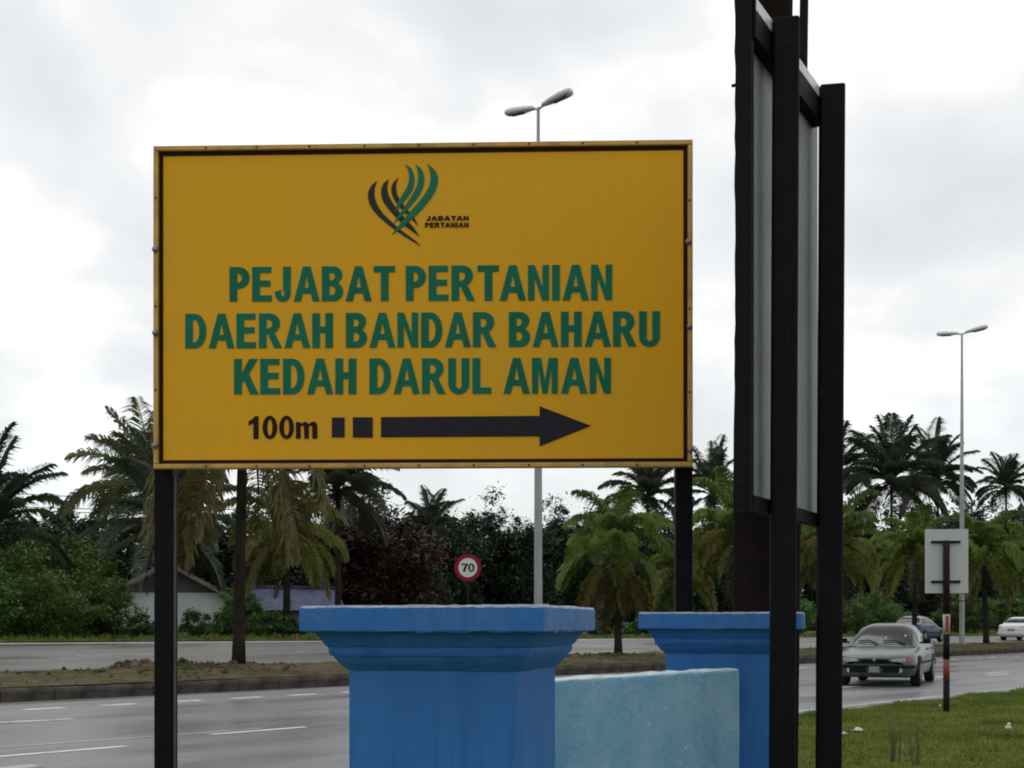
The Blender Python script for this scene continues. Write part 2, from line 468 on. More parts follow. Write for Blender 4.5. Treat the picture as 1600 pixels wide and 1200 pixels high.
def paint_wear(name, paint, paint2, bare, ztop, edge, patch=0.70, bumpk=0.25, side=None, streak=0.4, runk=0.85):
    """painted plaster, the paint worn off along the top edge and in scattered chips"""
    m = bpy.data.materials.new(name)
    m.use_nodes = True
    t = m.node_tree
    b = t.nodes['Principled BSDF']
    b.inputs['Roughness'].default_value = 0.62
    b.inputs['Specular IOR Level'].default_value = 0.3
    c = t.nodes.new('ShaderNodeTexCoord')
    s = nd(t, 'ShaderNodeSeparateXYZ')
    lk(t, c.outputs['Object'], s.inputs[0])
    n = nd(t, 'ShaderNodeTexNoise', i_Scale=3.5, i_Detail=6.0, i_Roughness=0.6)
    lk(t, c.outputs['Object'], n.inputs['Vector'])
    nf = nd(t, 'ShaderNodeTexNoise', i_Scale=38.0, i_Detail=5.0, i_Roughness=0.65)
    lk(t, c.outputs['Object'], nf.inputs['Vector'])
    mp = nd(t, 'ShaderNodeMapping')
    mp.inputs['Scale'].default_value = (14, 14, 1.2)
    lk(t, c.outputs['Object'], mp.inputs[0])
    ns = nd(t, 'ShaderNodeTexNoise', i_Scale=1.0, i_Detail=4.0)
    lk(t, mp.outputs[0], ns.inputs['Vector'])
    base = ramp(t, math_n(t, 'ADD', math_n(t, 'MULTIPLY', n.outputs[0], 1 - streak), math_n(t, 'MULTIPLY', ns.outputs[0], streak)),
                [(0.36, paint), (0.62, paint2)])
    chips = ramp(t, nf.outputs[0], [(patch, 0.0), (patch + 0.03, 1.0)])
    lim = math_n(t, 'ADD', s.outputs[2], math_n(t, 'MULTIPLY', math_n(t, 'SUBTRACT', nf.outputs[0], 0.5), edge * 2.4))
    top = math_n(t, 'GREATER_THAN', lim, ztop - edge)
    f = math_n(t, 'MAXIMUM', top, math_n(t, 'MULTIPLY', chips, 0.7))
    if side is not None:        # one face lost much of its paint
        nb = nd(t, 'ShaderNodeTexNoise', i_Scale=11.0, i_Detail=6.0, i_Roughness=0.7)
        lk(t, c.outputs['Object'], nb.inputs['Vector'])
        on = math_n(t, 'GREATER_THAN', s.outputs[0], side)
        pt = ramp(t, nb.outputs[0], [(0.42, 0.06), (0.56, 0.16), (0.61, 0.20), (0.66, 0.8)])
        f = math_n(t, 'MAXIMUM', f, math_n(t, 'MULTIPLY', on, pt))
    x = nd(t, 'ShaderNodeMixRGB')
    lk(t, f, x.inputs[0])
    lk(t, base, x.inputs[1])
    x.inputs[2].default_value = (*bare, 1)
    # rain runs, mould specks and hairline cracks
    mp2 = nd(t, 'ShaderNodeMapping')
    mp2.inputs['Scale'].default_value = (22, 22, 1.6)
    lk(t, c.outputs['Object'], mp2.inputs[0])
    nr = nd(t, 'ShaderNodeTexNoise', i_Scale=1.0, i_Detail=6.0, i_Roughness=0.62)
    lk(t, mp2.outputs[0], nr.inputs['Vector'])
    run = math_n(t, 'MULTIPLY', ramp(t, nr.outputs[0], [(0.52, 0.0), (0.70, 1.0)]), ramp(t, n.outputs[0], [(0.35, runk * 0.15), (0.65, runk)]))
    nm = nd(t, 'ShaderNodeTexNoise', i_Scale=120.0, i_Detail=3.0, i_Roughness=0.6)
    lk(t, c.outputs['Object'], nm.inputs['Vector'])
    mould = math_n(t, 'MULTIPLY', ramp(t, nm.outputs[0], [(0.62, 0.0), (0.70, 0.8)]), ramp(t, n.outputs[0], [(0.42, 0.0), (0.6, 1.0)]))
    vo = nd(t, 'ShaderNodeTexVoronoi', feature='DISTANCE_TO_EDGE', i_Scale=4.5)
    wv = nd(t, 'ShaderNodeMixRGB', blend_type='ADD')
    wv.inputs[0].default_value = 0.10
    lk(t, c.outputs['Object'], wv.inputs[1])
    lk(t, nf.outputs['Color'], wv.inputs[2])
    lk(t, wv.outputs[0], vo.inputs['Vector'])
    crack = math_n(t, 'MULTIPLY', ramp(t, vo.outputs['Distance'], [(0.0, 0.7), (0.012, 0.0)]), ramp(t, ns.outputs[0], [(0.5, 0.0), (0.6, 1.0)]))
    dirt = math_n(t, 'MAXIMUM', math_n(t, 'MAXIMUM', run, mould), crack, clamp=True)
    xd = nd(t, 'ShaderNodeMixRGB', blend_type='MULTIPLY')
    lk(t, dirt, xd.inputs[0])
    lk(t, x.outputs[0], xd.inputs[1])
    xd.inputs[2].default_value = (0.50, 0.55, 0.55, 1)
    lk(t, xd.outputs[0], b.inputs['Base Color'])
    bp = nd(t, 'ShaderNodeBump', i_Strength=bumpk, i_Distance=0.006)
    lk(t, nf.outputs[0], bp.inputs['Height'])
    lk(t, bp.outputs[0], b.inputs['Normal'])
    return m


# ------------------------------------------------------------------ the road's own frame
P0 = Vector((-8.7, 21.8, 0))
T = Vector((0.652, 0.758, 0)).normalized()
N = Vector((-T.y, T.x, 0))
TANG = math.atan2(T.y, T.x)


def rd(u, v, z=0.0):
    return P0 + T * u + N * v + Vector((0, 0, z))


def uv_of(px, v):
    """u and depth where the picture column px crosses the line v"""
    k = (px - 800) / F
    # (kY - P0x)Nx + (Y - P0y)Ny = v
    Y = (v + P0.x * N.x + P0.y * N.y) / (k * N.x + N.y)
    u = (k * Y - P0.x) * T.x + (Y - P0.y) * T.y
    return u, Y


def outer_z(u):
    return max(0.30, min(0.95, 0.80 - 0.0049 * (u - 8)))


V_FAR = 6.0           # far edge of the median
V_OUT = 15.0          # outer edge of the far carriageway


def ground_z(u, v):
    if v <= 0:
        return 0.0
    if v <= V_FAR:
        return 0.3
    if v <= V_OUT:
        k = (v - V_FAR) / (V_OUT - V_FAR)
        return 0.2 * (1 - k) + outer_z(u) * k
    k = min(1.0, (v - V_OUT) / 12)
    return outer_z(u) + 0.28 * k


M['asphalt'] = asphalt('asphalt', (0.115, 0.116, 0.119), (0.19, 0.191, 0.193), 0.34, 0.56)
M['asphalt_far'] = asphalt('asphalt_far', (0.09, 0.084, 0.08), (0.14, 0.135, 0.13), 0.4, 0.62)


def strip(name, vs, us, zf, m, jit=0.0, seed=1, smooth=True):
    rnd = random.Random(seed)
    mb = MB()
    pts = []
    for u in us:
        vu = vs(u) if callable(vs) else vs
        for i, v in enumerate(vu):
            z = zf(u, v)
            j = rnd.uniform(-jit, jit)
            pts.append(rd(u, v + (j if i in (0, len(vu) - 1) else 0), z))
    nv = len(vu)
    fs = [(a * nv + b, (a + 1) * nv + b, (a + 1) * nv + b + 1, a * nv + b + 1) for a in range(len(us) - 1) for b in range(nv - 1)]
    mb.add(pts, fs)
    return tag(mb.build(name, m, None, smooth), kind='structure')


def frange(a, b, s):
    n = int(round((b - a) / s))
    return [a + (b - a) * i / n for i in range(n + 1)]


rng = random.Random(7)
# large base sheet to the horizon, below everything else
mb = MB()
mb.add([(-1500, -1500, -0.35), (1500, -1500, -0.35), (1500, 1500, -0.35), (-1500, 1500, -0.35)], [(0, 1, 2, 3)])
tag(mb.build('ground', M['verge']), kind='structure')
strip('lawn', lambda u: [-60, -40, -25, -18, -14, -11.75 - 0.7 * max(0, min(1, (3 - u) / 3))], frange(-70, 160, 1.0), lambda u, v: 0.03 + 0.05 * max(0, -v - 12) / 10 if v < -12.6 else 0.012, M['ground'], 0.10, 3)
near_road = strip('near_road', [-12.6, -9, -6, -3, 0.02], frange(-70, 220, 2.0), lambda u, v: 0.0, M['asphalt'])
far_road = strip('far_road', [V_FAR - 0.4, 8, 10.5, 13, V_OUT], frange(-70, 220, 2.0), ground_z, M['asphalt_far'])
strip('verge', [V_OUT - 0.02, 15.6, 17, 19, 22, 27, 40, 120, 400], frange(-90, 320, 2.0),
      lambda u, v: ground_z(u, v) + 0.02 + (0.0 if v < 15.5 else 0.05 * math.sin(u * 1.3 + v) + 0.04 * math.sin(u * 3.1 - v * 2)), M['verge'], 0.12, 5)

# raised median: earth and thin grass, mounds of soil, a kerb of single stones
def med_z(u, v):
    base = 0.22 + 0.14 * math.sin(math.pi * min(1, max(0, (v - 0.25) / (V_FAR - 0.4))))
    base += 0.025 * math.sin(u * 1.7 + v * 2.1) + 0.02 * math.sin(u * 4.3 - v * 3.3)
    if v < 0.45:
        return 0.242
    hh = math.sin(u * 12.9898 + v * 78.233) * 43758.5453
    base += 0.035 * ((hh - math.floor(hh)) - .5) * (1 if .6 < v < V_FAR - .8 else .3)
    for (mu, mv, r, h) in MOUNDS:
        d2 = ((u - mu) ** 2 + ((v - mv) * 1.3) ** 2) / (r * r)
        base += h * math.exp(-d2 * 1.6)
    if v > V_FAR - 0.35:
        base = 0.10
    return base


MOUNDS = []
for (px, v, r, h) in ((205, 3.6, 0.7, 0.13), (235, 3.4, 0.6, 0.12), (285, 2.8, 0.5, 0.15), (315, 2.9, 0.5, 0.12), (340, 3.1, 0.5, 0.08), (385, 3.0, 0.6, 0.10), (965, 3, 0.8, 0.07), (890, 3, 1.5, 0.05)):
    MOUNDS.append((uv_of(px, v)[0], v, r, h))
median = strip('median', [0.24, 0.5, 0.8, 1.1, 1.4, 1.7, 2.0, 2.3, 2.6, 2.9, 3.2, 3.5, 3.9, 4.3, 4.7, 5.2, 5.6, V_FAR], frange(-24, 126, 0.3), med_z, M['soil'], 0.05, 9)
kb = MB()
prof = [(0.0, -0.05), (0.0, 0.17), (0.05, 0.225), (0.28, 0.24), (0.28, -0.05)]
vs, fs = [], []
for s_ in (0, 1):
    vs += [Vector((s_ * 0.985, p[0], p[1])) for p in prof]
n5 = len(prof)
fs = [(i, (i + 1) % n5, n5 + (i + 1) % n5, n5 + i) for i in range(n5)] + [tuple(range(n5 - 1, -1, -1)), tuple(range(n5, 2 * n5))]
kb.add(vs, fs)
kerb_me = kb.mesh('kerb_stone', M['kerb'])
for i in range(150):
    u = -30 + i
    link('kerb_stone', kerb_me, median, rd(u, 0.0 + rng.uniform(-0.012, 0.012), rng.uniform(-0.015, 0.01)),
         (rng.uniform(-0.02, 0.02), 0, TANG + rng.uniform(-0.006, 0.006)))

# painted markings and a pale band for wet sheen: sheets 4 mm above the asphalt
def ground_pt(px, py, z=0.0):
    return at(px, py, (CH - z) * F / (py - HY)) if py > HY else None


def dash(parent, u0, u1, v0, v1, w, zf, m, name, seg=1, dz=0.004):
    mb = MB()
    vs, fs = [], []
    for i in range(seg + 1):
        k = i / seg
        u = u0 + (u1 - u0) * k
        v = v0 + (v1 - v0) * k
        for s_ in (-1, 1):
            vv = v + s_ * w / 2 + rng.uniform(-0.006, 0.006)
            vs.append(rd(u, vv, zf(u, vv) + dz))
    fs = [(2 * i, 2 * i + 2, 2 * i + 3, 2 * i + 1) for i in range(seg)]
    mb.add(vs, fs)
    return mb.build(name, m, parent)


def uv_ground(px, py):
    p = ground_pt(px, py)
    d = p - P0
    return d.x * T.x + d.y * T.y, d.x * N.x + d.y * N.y


flat = lambda u, v: 0.0
# short blocks beside the median kerb
a = uv_ground(35, 1109)
b = uv_ground(103, 1106)
c = uv_ground(145, 1102)
step = c[0] - a[0]
ln = b[0] - a[0]
ve = (a[1] + b[1]) / 2
u = a[0] - step * 6
while u < 100:
    dash(near_road, u, u + ln, ve, ve, 0.26, flat, M['road_marking'], 'edge_marking')
    u += step
# lane lines, and a pale band for the wet road's sheen
a = uv_ground(332, 1148)
b = uv_ground(475, 1136)
vl = (a[1] + b[1]) / 2
ln = b[0] - a[0]
u = a[0] - 3 * 4.2
while u < 100:
    dash(near_road, u, u + ln, vl, vl, 0.15, flat, M['road_marking'], 'lane_marking')
    u += 4.2
a = uv_ground(0, 1166)
b = uv_ground(310, 1146)
dash(near_road, a[0] - 6, b[0] + 1, a[1], b[1], 0.09, flat, M['faded_marking_and_sheen'], 'faded_marking_and_sheen', 14)
a = uv_ground(0, 1184)
b = uv_ground(82, 1174)
vl2 = (a[1] + b[1]) / 2
u = a[0]
while u < 100:
    dash(near_road, u, u + 1.5, vl2, vl2, 0.15, flat, M['road_marking'], 'lane_marking')
    u += 9.0
a = uv_ground(0, 1124)
b = uv_ground(75, 1126)
dash(near_road, a[0] - 4, b[0] + 0.4, a[1], b[1], 0.3, flat, M['faded_marking_and_sheen'], 'faded_marking_and_sheen', 10)  # pale band painting in the bright reflection of the wet lane
a = uv_ground(0, 1208)
b = uv_ground(60, 1196)
dash(near_road, a[0] - 2, b[0], a[1], b[1], 0.3, flat, M['faded_marking_and_sheen'], 'faded_marking_and_sheen', 8)
dash(near_road, 1, 120, -11.35, -11.35, 0.13, flat, M['faded_marking_and_sheen'], 'edge_line', 60)
# far carriageway: outer edge line, lane dashes, inner line
dash(far_road, -60, 180, V_OUT - 0.55, V_OUT - 0.55, 0.2, ground_z, M['road_marking'], 'edge_line', 110, 0.006)
dash(far_road, -40, 150, V_FAR + 0.75, V_FAR + 0.75, 0.16, ground_z, M['faded_marking_and_sheen'], 'edge_line', 90, 0.006)
u = -30
while u < 120:
    dash(far_road, u, u + 2.6, 10.4, 10.4, 0.14, ground_z, M['faded_marking_and_sheen'], 'lane_marking', 3, 0.006)
    u += 7.5


# ------------------------------------------------------------------ glyphs, drawn by hand (cap height 1)
def arc(cx, cy, rx, ry, a0, a1, n=10):
    return [(cx + rx * math.cos(R(a0 + (a1 - a0) * i / n)), cy + ry * math.sin(R(a0 + (a1 - a0) * i / n))) for i in range(n + 1)]


def bowl(x0, xr, y0, y1, n=10):
    """right-hand bowl between heights y0 and y1 starting at x0, reaching xr"""
    ry = (y1 - y0) / 2
    rx = min(ry * 0.95, (xr - x0))
    return arc(xr - rx, y1 - ry, rx, ry, -90, 90, n)


S, B_ = 0.208, 0.175


def glyph(ch):
    """(advance, [(outer, holes), ...])"""
    s, b = S, B_
    if ch == 'P':
        o = [(0, 0), (s, 0), (s, .37)] + bowl(s, .54, .37, 1) + [(0, 1)]
        h = [(s, .37 + b * .95), (s, 1 - b)] + list(reversed(bowl(s, .54 - s, .37 + b * .95, 1 - b)))
        return .61, [(o, [h])]
    if ch == 'E':
        return .61, [([(0, 0), (.53, 0), (.53, b), (s, b), (s, .43), (.49, .43), (.49, .43 + b), (s, .43 + b), (s, 1 - b), (.515, 1 - b), (.515, 1), (0, 1)], [])]
    if ch == 'J':
        o = [(.43, 1), (.43, .28)] + list(reversed(arc(.215, .25, .215, .265, 180, 360, 12)))[1:] + [(0, .29), (s * .92, .33)] + arc(.215, .27, .05, .125, 190, 350, 8) + [(.43 - s, .33), (.43 - s, 1)]
        return .51, [(o, [])]
    if ch == 'A':
        o = [(0, 0), (.19, 0), (.245, .225), (.455, .225), (.515, 0), (.70, 0), (.45, 1), (.25, 1)]
        return .755, [(o, [[(.29, .39), (.41, .39), (.35, .74)]])]
    if ch == 'B':
        o = [(0, 0)] + bowl(s, .575, 0, .55) + [(.47, .53)] + bowl(s, .55, .50, 1)[2:] + [(0, 1)]
        h1 = [(s, b), (s, .44)] + list(reversed(bowl(s, .575 - s, b, .44, 8)))
        h2 = [(s, .60), (s, 1 - b)] + list(reversed(bowl(s, .55 - s * .95, .60, 1 - b, 8)))
        return .64, [(o, [h1, h2])]
    if ch == 'T':
        return .59, [([(.19, 0), (.19 + s, 0), (.19 + s, 1 - b), (.57, 1 - b), (.57, 1), (0, 1), (0, 1 - b), (.19, 1 - b)], [])]
    if ch == 'R':
        o = [(0, 0), (s, 0), (s, .40), (.25, .40), (.42, 0), (.63, 0), (.46, .37), (.43, .43)] + bowl(s, .575, .42, 1)[2:] + [(0, 1)]
        h = [(s, .42 + b * .85), (s, 1 - b)] + list(reversed(bowl(s, .575 - s, .42 + b * .85, 1 - b)))
        return .695, [(o, [h])]
    if ch == 'N':
        return .64, [([(0, 0), (.175, 0), (.175, .63), (.38, 0), (.56, 0), (.56, 1), (.385, 1), (.385, .38), (.18, 1), (0, 1)], [])]
    if ch == 'I':
        return .28, [([(0, 0), (s, 0), (s, 1), (0, 1)], [])]
    if ch == 'D':
        o = [(0, 0), (.26, 0)] + arc(.26, .5, .315, .5, -90, 90, 14)[1:] + [(0, 1)]
        h = [(s, b), (s, 1 - b), (.245, 1 - b)] + arc(.245, .5, .14, .5 - b, 90, -90, 12)[1:]
        return .64, [(o, [h])]
    if ch == 'H':
        return .64, [([(0, 0), (s, 0), (s, .43), (.56 - s, .43), (.56 - s, 0), (.56, 0), (.56, 1), (.56 - s, 1), (.56 - s, .43 + b * 1.05), (s, .43 + b * 1.05), (s, 1), (0, 1)], [])]
    if ch == 'U':
        o = [(0, 1), (0, .30)] + arc(.28, .29, .28, .305, 180, 360, 14)[1:-1] + [(.56, .30), (.56, 1), (.56 - s, 1), (.56 - s, .31)] + list(reversed(arc(.28, .30, .09, .155, 180, 360, 8)))[1:-1] + [(s, .31), (s, 1)]
        return .64, [(o, [])]
    if ch == 'K':
        return .70, [([(0, 0), (s, 0), (s, .29), (.27, .41), (.43, 0), (.66, 0), (.40, .57), (.64, 1), (.41, 1), (s, .60), (s, 1), (0, 1)], [])]
    if ch == 'L':
        return .55, [([(0, 0), (.50, 0), (.50, b), (s, b), (s, 1), (0, 1)], [])]
    if ch == 'M':
        return .76, [([(0, 0), (.165, 0), (.165, .70), (.275, 0), (.405, 0), (.515, .70), (.515, 0), (.68, 0), (.68, 1), (.44, 1), (.34, .36), (.24, 1), (0, 1)], [])]
    if ch == '1':
        return .60, [([(.24, 0), (.44, 0), (.44, 1), (.30, 1), (.20, .87), (.05, .77), (.05, .60), (.16, .65), (.24, .72)], [])]
    if ch == '0':
        return .66, [(arc(.29, .5, .29, .515, 0, 360, 28)[:-1], [list(reversed(arc(.29, .5, .105, .36, 0, 360, 24)[:-1]))])]
    if ch == 'm':
        o = [(0, 0), (.185, 0), (.185, .42)] + arc(.25, .47, .07, .11, 180, 20, 6) + [(.33, 0), (.51, 0), (.51, .42)] + arc(.575, .47, .07, .11, 180, 20, 6) + [(.65, 0), (.84, 0), (.84, .50)] + arc(.68, .56, .16, .185, 0, 110, 8) + [(.50, .64)] + arc(.36, .58, .13, .165, 40, 110, 6) + [(.18, .64), (.175, .73), (0, .73)]
        return .90, [(o, [])]
    if ch == '7':
        return .60, [([(.13, 0), (.33, 0), (.37, .28), (.44, .52), (.57, .80), (.57, .985), (0, .985), (0, .81), (.36, .81), (.24, .58), (.16, .30)], [])]
    return .27, []


GCACHE = {}


def letters(text, x0, x1, h, place, depth, m, parent, name='letter', squeeze=0.0):
    """text set between x0 and x1 (local units), each character one mesh part; place(x, y, d) -> local point"""
    adv = sum(glyph(c)[0] for c in text)
    last = glyph(text[-1])
    inkl = max(p[0] for o, _ in last[1] for p in o)
    tot = adv - last[0] + inkl
    k = (x1 - x0) / tot
    x = x0
    for c in text:
        a_, polys = glyph(c)
        if polys:
            mb = MB()
            for o, hs in polys:
                mb.prism([(x + p[0] * k, p[1] * h(x + p[0] * k)) for p in o], [[(x + p[0] * k, p[1] * h(x + p[0] * k)) for p in q] for q in hs], place, depth)
            mb.build(name, m, parent)
        x += a_ * k


# ------------------------------------------------------------------ the yellow direction sign
SL, SR = at(241, 733, 5.86), at(1082, 726, 5.78)
SW = (Vector((SR.x, SR.y, 0)) - Vector((SL.x, SL.y, 0))).length
SANG = math.atan2(SR.y - SL.y, SR.x - SL.x)
SH = (733 - 230) / F * 5.86
sign = thing('direction_sign', 'large yellow sign with green lettering and an arrow on two black posts', 'sign', (SL.x, SL.y, 0), SANG)
Z0 = SL.z


def sp(x, y, d=0.0):          # sign-local: x along, y up from the lower edge, d behind the face
    return Vector((x, d, Z0 + y))


def sfrom(px, py):
    k = (px - 241) / 841
    yb = 733 - 7 * k
    yt = 230 - 14 * k
    # perspective: the right end is a little nearer
    return k * SW, (yb - py) / (yb - yt) * SH


mb = MB()
mb.box(sp(SW / 2, SH / 2, 0.012), (SW - 0.01, 0.016, SH - 0.01))
panel = mb.build('panel', M['sign_yellow'], sign)
fw = 0.022
for (cx_, cy_, w_, h_) in ((SW / 2, fw / 2, SW, fw), (SW / 2, SH - fw / 2, SW, fw), (fw / 2, SH / 2, fw, SH - 2 * fw - 0.002), (SW - fw / 2, SH / 2, fw, SH - 2 * fw - 0.002)):
    MB().box(sp(cx_, cy_, 0.006), (w_, 0.046, h_)).build('edge_trim', M['sign_trim'], sign, fix=True, bevel=0.004)
i0, bw = 0.0235, 0.017
for (x0, x1, y0, y1) in ((i0, SW - i0, i0, i0 + bw), (i0, SW - i0, SH - i0 - bw, SH - i0), (i0, i0 + bw, i0 + bw, SH - i0 - bw), (SW - i0 - bw, SW - i0, i0 + bw, SH - i0 - bw)):
    MB().box(sp((x0 + x1) / 2, (y0 + y1) / 2, 0.003), (x1 - x0, 0.006, y1 - y0)).build('border_line', M['maroon'], sign)
# rear frame and posts
for y in (0.06, SH / 2, SH - 0.06):
    MB().box(sp(SW / 2, y, 0.058), (SW - 0.06, 0.05, 0.05)).build('back_rail', M['black_paint'], sign)
for x0, x1 in ((243, 273), (1058, 1085)):
    xa = sfrom(x0, 900)[0]
    xb = sfrom(x1, 900)[0]
    par = (((x0 + x1) / 2 - 800) / F * 0.128 if x0 < 500 else 0.002)        # the posts stand 13 cm behind the face
    xa, xb = xa + par, xb + par
    MB().box(Vector(((xa + xb) / 2, 0.128, (Z0 + SH - 0.1) / 2 - 0.15)), (xb - xa, 0.085, Z0 + SH - 0.1 + 0.3)).build('post', M['black_paint'], sign, fix=True, bevel=0.006)
xa = sfrom(273, 900)[0] - 0.0335
MB().box(Vector((xa + 0.005, 0.10, Z0 / 2 - 0.17)), (0.007, 0.012, Z0 + 0.3)).build('post_lit_edge', M['lit_edge_grey'], sign)  # added thin strip that paints in the lit side face of the post
for px, py in ((244, 392), (245, 522), (245, 697), (1075, 376), (1077, 508), (1078, 700)):
    x, y = sfrom(px, py)
    x = min(max(x, 0.011), SW - 0.012)
    MB().tube([sp(x, y, -0.035), sp(x, y, -0.030), sp(x, y, -0.016)], [0.006, 0.013, 0.015], 12).build('bolt', M['bolt'], sign, True)
for px in (324, 404, 487, 573, 658, 743, 829, 912, 996):
    for edge in (0, 1):
        x = sfrom(px, 730)[0]
        y = fw * 0.45 if edge == 0 else SH - fw * 0.5
        MB().tube([sp(x, y, -0.021), sp(x, y, -0.016)], [0.004, 0.0065], 8).build('rivet', M['rivet'], sign)
for py in (311, 480, 610):
    for px in (244, 1077):
        x, y = sfrom(px, py)
        MB().tube([sp(min(max(x, 0.011), SW - 0.011), y, -0.021), sp(min(max(x, 0.011), SW - 0.011), y, -0.016)], [0.004, 0.0065], 8).build('rivet', M['rivet'], sign)


def line(text, xl, ylb, ylt, xr, yrb, yrt, m, depth=0.004, lift=0.0005):
    a0 = sfrom(xl, ylb)
    a1 = sfrom(xr, yrb)
    h0 = sfrom(xl, ylt)[1] - a0[1]
    h1 = sfrom(xr, yrt)[1] - a1[1]

    def place(x, y, d):
        k = (x - a0[0]) / (a1[0] - a0[0])
        return sp(x, a0[1] + (a1[1] - a0[1]) * k + y, lift + d)
    letters(text, a0[0], a1[0], lambda x: h0 + (h1 - h0) * (x - a0[0]) / (a1[0] - a0[0]), place, depth, m, sign)


line('PEJABAT PERTANIAN', 360, 470.5, 416.5, 958, 465.5, 410, M['letter_green'])
line('DAERAH BANDAR BAHARU', 290, 544, 490, 1032, 537.5, 482.5, M['letter_green'])
line('KEDAH DARUL AMAN', 367, 615.5, 560, 956, 611.5, 555.5, M['letter_green'])
line('100m', 388, 685, 649.5, 498, 684, 648.5, M['letter_dark'])
S, B_ = 0.20, 0.18
line('JABATAN', 669, 342.6, 335.4, 735, 342, 334.8, M['letter_dark'])
line('PERTANIAN', 667, 353.2, 345.6, 735, 352.8, 345.2, M['letter_dark'])
S, B_ = 0.208, 0.175


def flat_shape(pts, m, name, lift):
    mb = MB()
    mb.prism([sfrom(*p) for p in pts], [], lambda x, y, d: sp(x, y, lift + d), 0.004 - lift)
    return mb.build(name, m, sign)


flat_shape([(521, 682), (541, 682), (541, 651), (521, 651)], M['letter_black'], 'arrow_block', 0.0005)
flat_shape([(554, 682), (585, 682), (585, 650.5), (554, 650.5)], M['letter_black'], 'arrow_block', 0.0005)
flat_shape([(598, 681.5), (845.5, 679), (845.5, 694.5), (925, 662), (845.5, 632), (845.5, 647), (598, 650)], M['letter_black'], 'arrow', 0.0005)


def zl(pts):
    return [(540 + x / 6.667, 230 + y / 6.667) for x, y in pts]


def smooth_poly(pts, tips):
    """round a hand-drawn crescent: Catmull-Rom through the points, sharp at the tips"""
    out = []
    n = len(pts)
    for i in range(n):
        p0, p1, p2, p3 = (Vector(pts[(i + k) % n]) for k in (-1, 0, 1, 2))
        if i in tips:
            p0 = p1
        if (i + 1) % n in tips:
            p3 = p2
        for j in range(3):
            t = j / 3
            q = 0.5 * (2 * p1 + (p2 - p0) * t + (2 * p0 - 5 * p1 + 4 * p2 - p3) * t * t + (3 * p1 - p0 - 3 * p2 + p3) * t ** 3)
            out.append((q.x, q.y))
    return out


L_ST = [
    ([(345, 335), (290, 385), (255, 450), (252, 510), (268, 580), (310, 650), (380, 725), (470, 800), (570, 875), (680, 945), (805, 1015)],
     [(740, 955), (650, 890), (570, 830), (500, 765), (420, 690), (365, 615), (330, 540), (318, 470), (325, 400)]),
    ([(465, 320), (410, 370), (388, 440), (395, 510), (425, 580), (490, 660), (570, 745), (660, 825), (790, 915)],
     [(722, 815), (642, 732), (566, 645), (508, 565), (468, 488), (453, 420), (458, 360)]),
    ([(570, 305), (515, 355), (495, 420), (505, 490), (535, 550), (590, 620), (660, 690), (775, 805)],
     [(735, 725), (672, 648), (615, 577), (574, 515), (550, 450), (546, 390), (555, 340)])]
R_ST = [
    ([(640, 165), (695, 200), (730, 265), (736, 340), (718, 420), (675, 495), (625, 555), (575, 620), (525, 670)],
     [(550, 592), (590, 516), (633, 445), (667, 378), (681, 310), (675, 240)]),
    ([(750, 165), (800, 205), (832, 260), (838, 340), (815, 430), (770, 510), (710, 580), (660, 640), (600, 710), (520, 775)],
     [(588, 669), (634, 604), (676, 541), (722, 466), (762, 387), (774, 310), (770, 240)]),
    ([(870, 160), (930, 205), (970, 265), (982, 330), (965, 410), (920, 500), (850, 590), (770, 680), (690, 750), (600, 830), (500, 900)],
     [(574, 800), (643, 717), (710, 636), (788, 547), (853, 459), (892, 380), (904, 300), (895, 230)])]
for k, (o, i_) in enumerate(L_ST):
    flat_shape(smooth_poly(zl(o + i_), (0, len(o) - 1)), M['logo_dark'], 'emblem_stroke', 0.0012)
for k, (o, i_) in enumerate(R_ST):
    flat_shape(smooth_poly(zl(o + i_), (0, len(o) - 1)), M['logo_green'], 'emblem_stroke', 0.0002)


# ------------------------------------------------------------------ blue pillars and the wall between them
def square_loft(mb, prof, n=10, jit=0.0, seed=0, cap_top=False, cap_bot=False, face=0.3):
    """square plan; prof = [(half width, z), ...]; the sides cut into n pieces so that edges can be uneven"""
    rnd = random.Random(seed)
    vs, fs = [], []
    m = 4 * n
    for (h, z) in prof:
        for side in range(4):
            for i in range(n):
                k = -1 + 2 * i / n
                x, y = ((k, -1), (1, k), (-k, 1), (-1, -k))[side]
                j = rnd.uniform(-jit, jit) * face
                vs.append((x * (h + j), y * (h + j), z + rnd.uniform(-jit, jit)))
    for r in range(len(prof) - 1):
        for i in range(m):
            a, b = r * m + i, r * m + (i + 1) % m
            fs.append((a, b, b + m, a + m))
    if cap_top:
        fs.append(tuple((len(prof) - 1) * m + i for i in range(m)))
    if cap_bot:
        fs.append(tuple(range(m - 1, -1, -1)))
    mb.add(vs, fs)


PH = CH + 30.0 / 645
M['blue_paint'] = paint_wear('blue_paint', (0.018, 0.122, 0.375), (0.03, 0.155, 0.43), (0.34, 0.38, 0.44), PH, 0.0055, 0.735)
M['blue_worn'] = paint_wear('blue_worn', (0.018, 0.128, 0.385), (0.038, 0.15, 0.39), (0.32, 0.36, 0.44), PH, 0.0055, 0.76, side=0.315, streak=0.1)
M['wall_paint'] = paint_wear('wall_paint', (0.115, 0.30, 0.48), (0.21, 0.39, 0.52), (0.55, 0.66, 0.72), 1.165, 0.006, 0.63, 0.9, streak=0.05, runk=0.22)


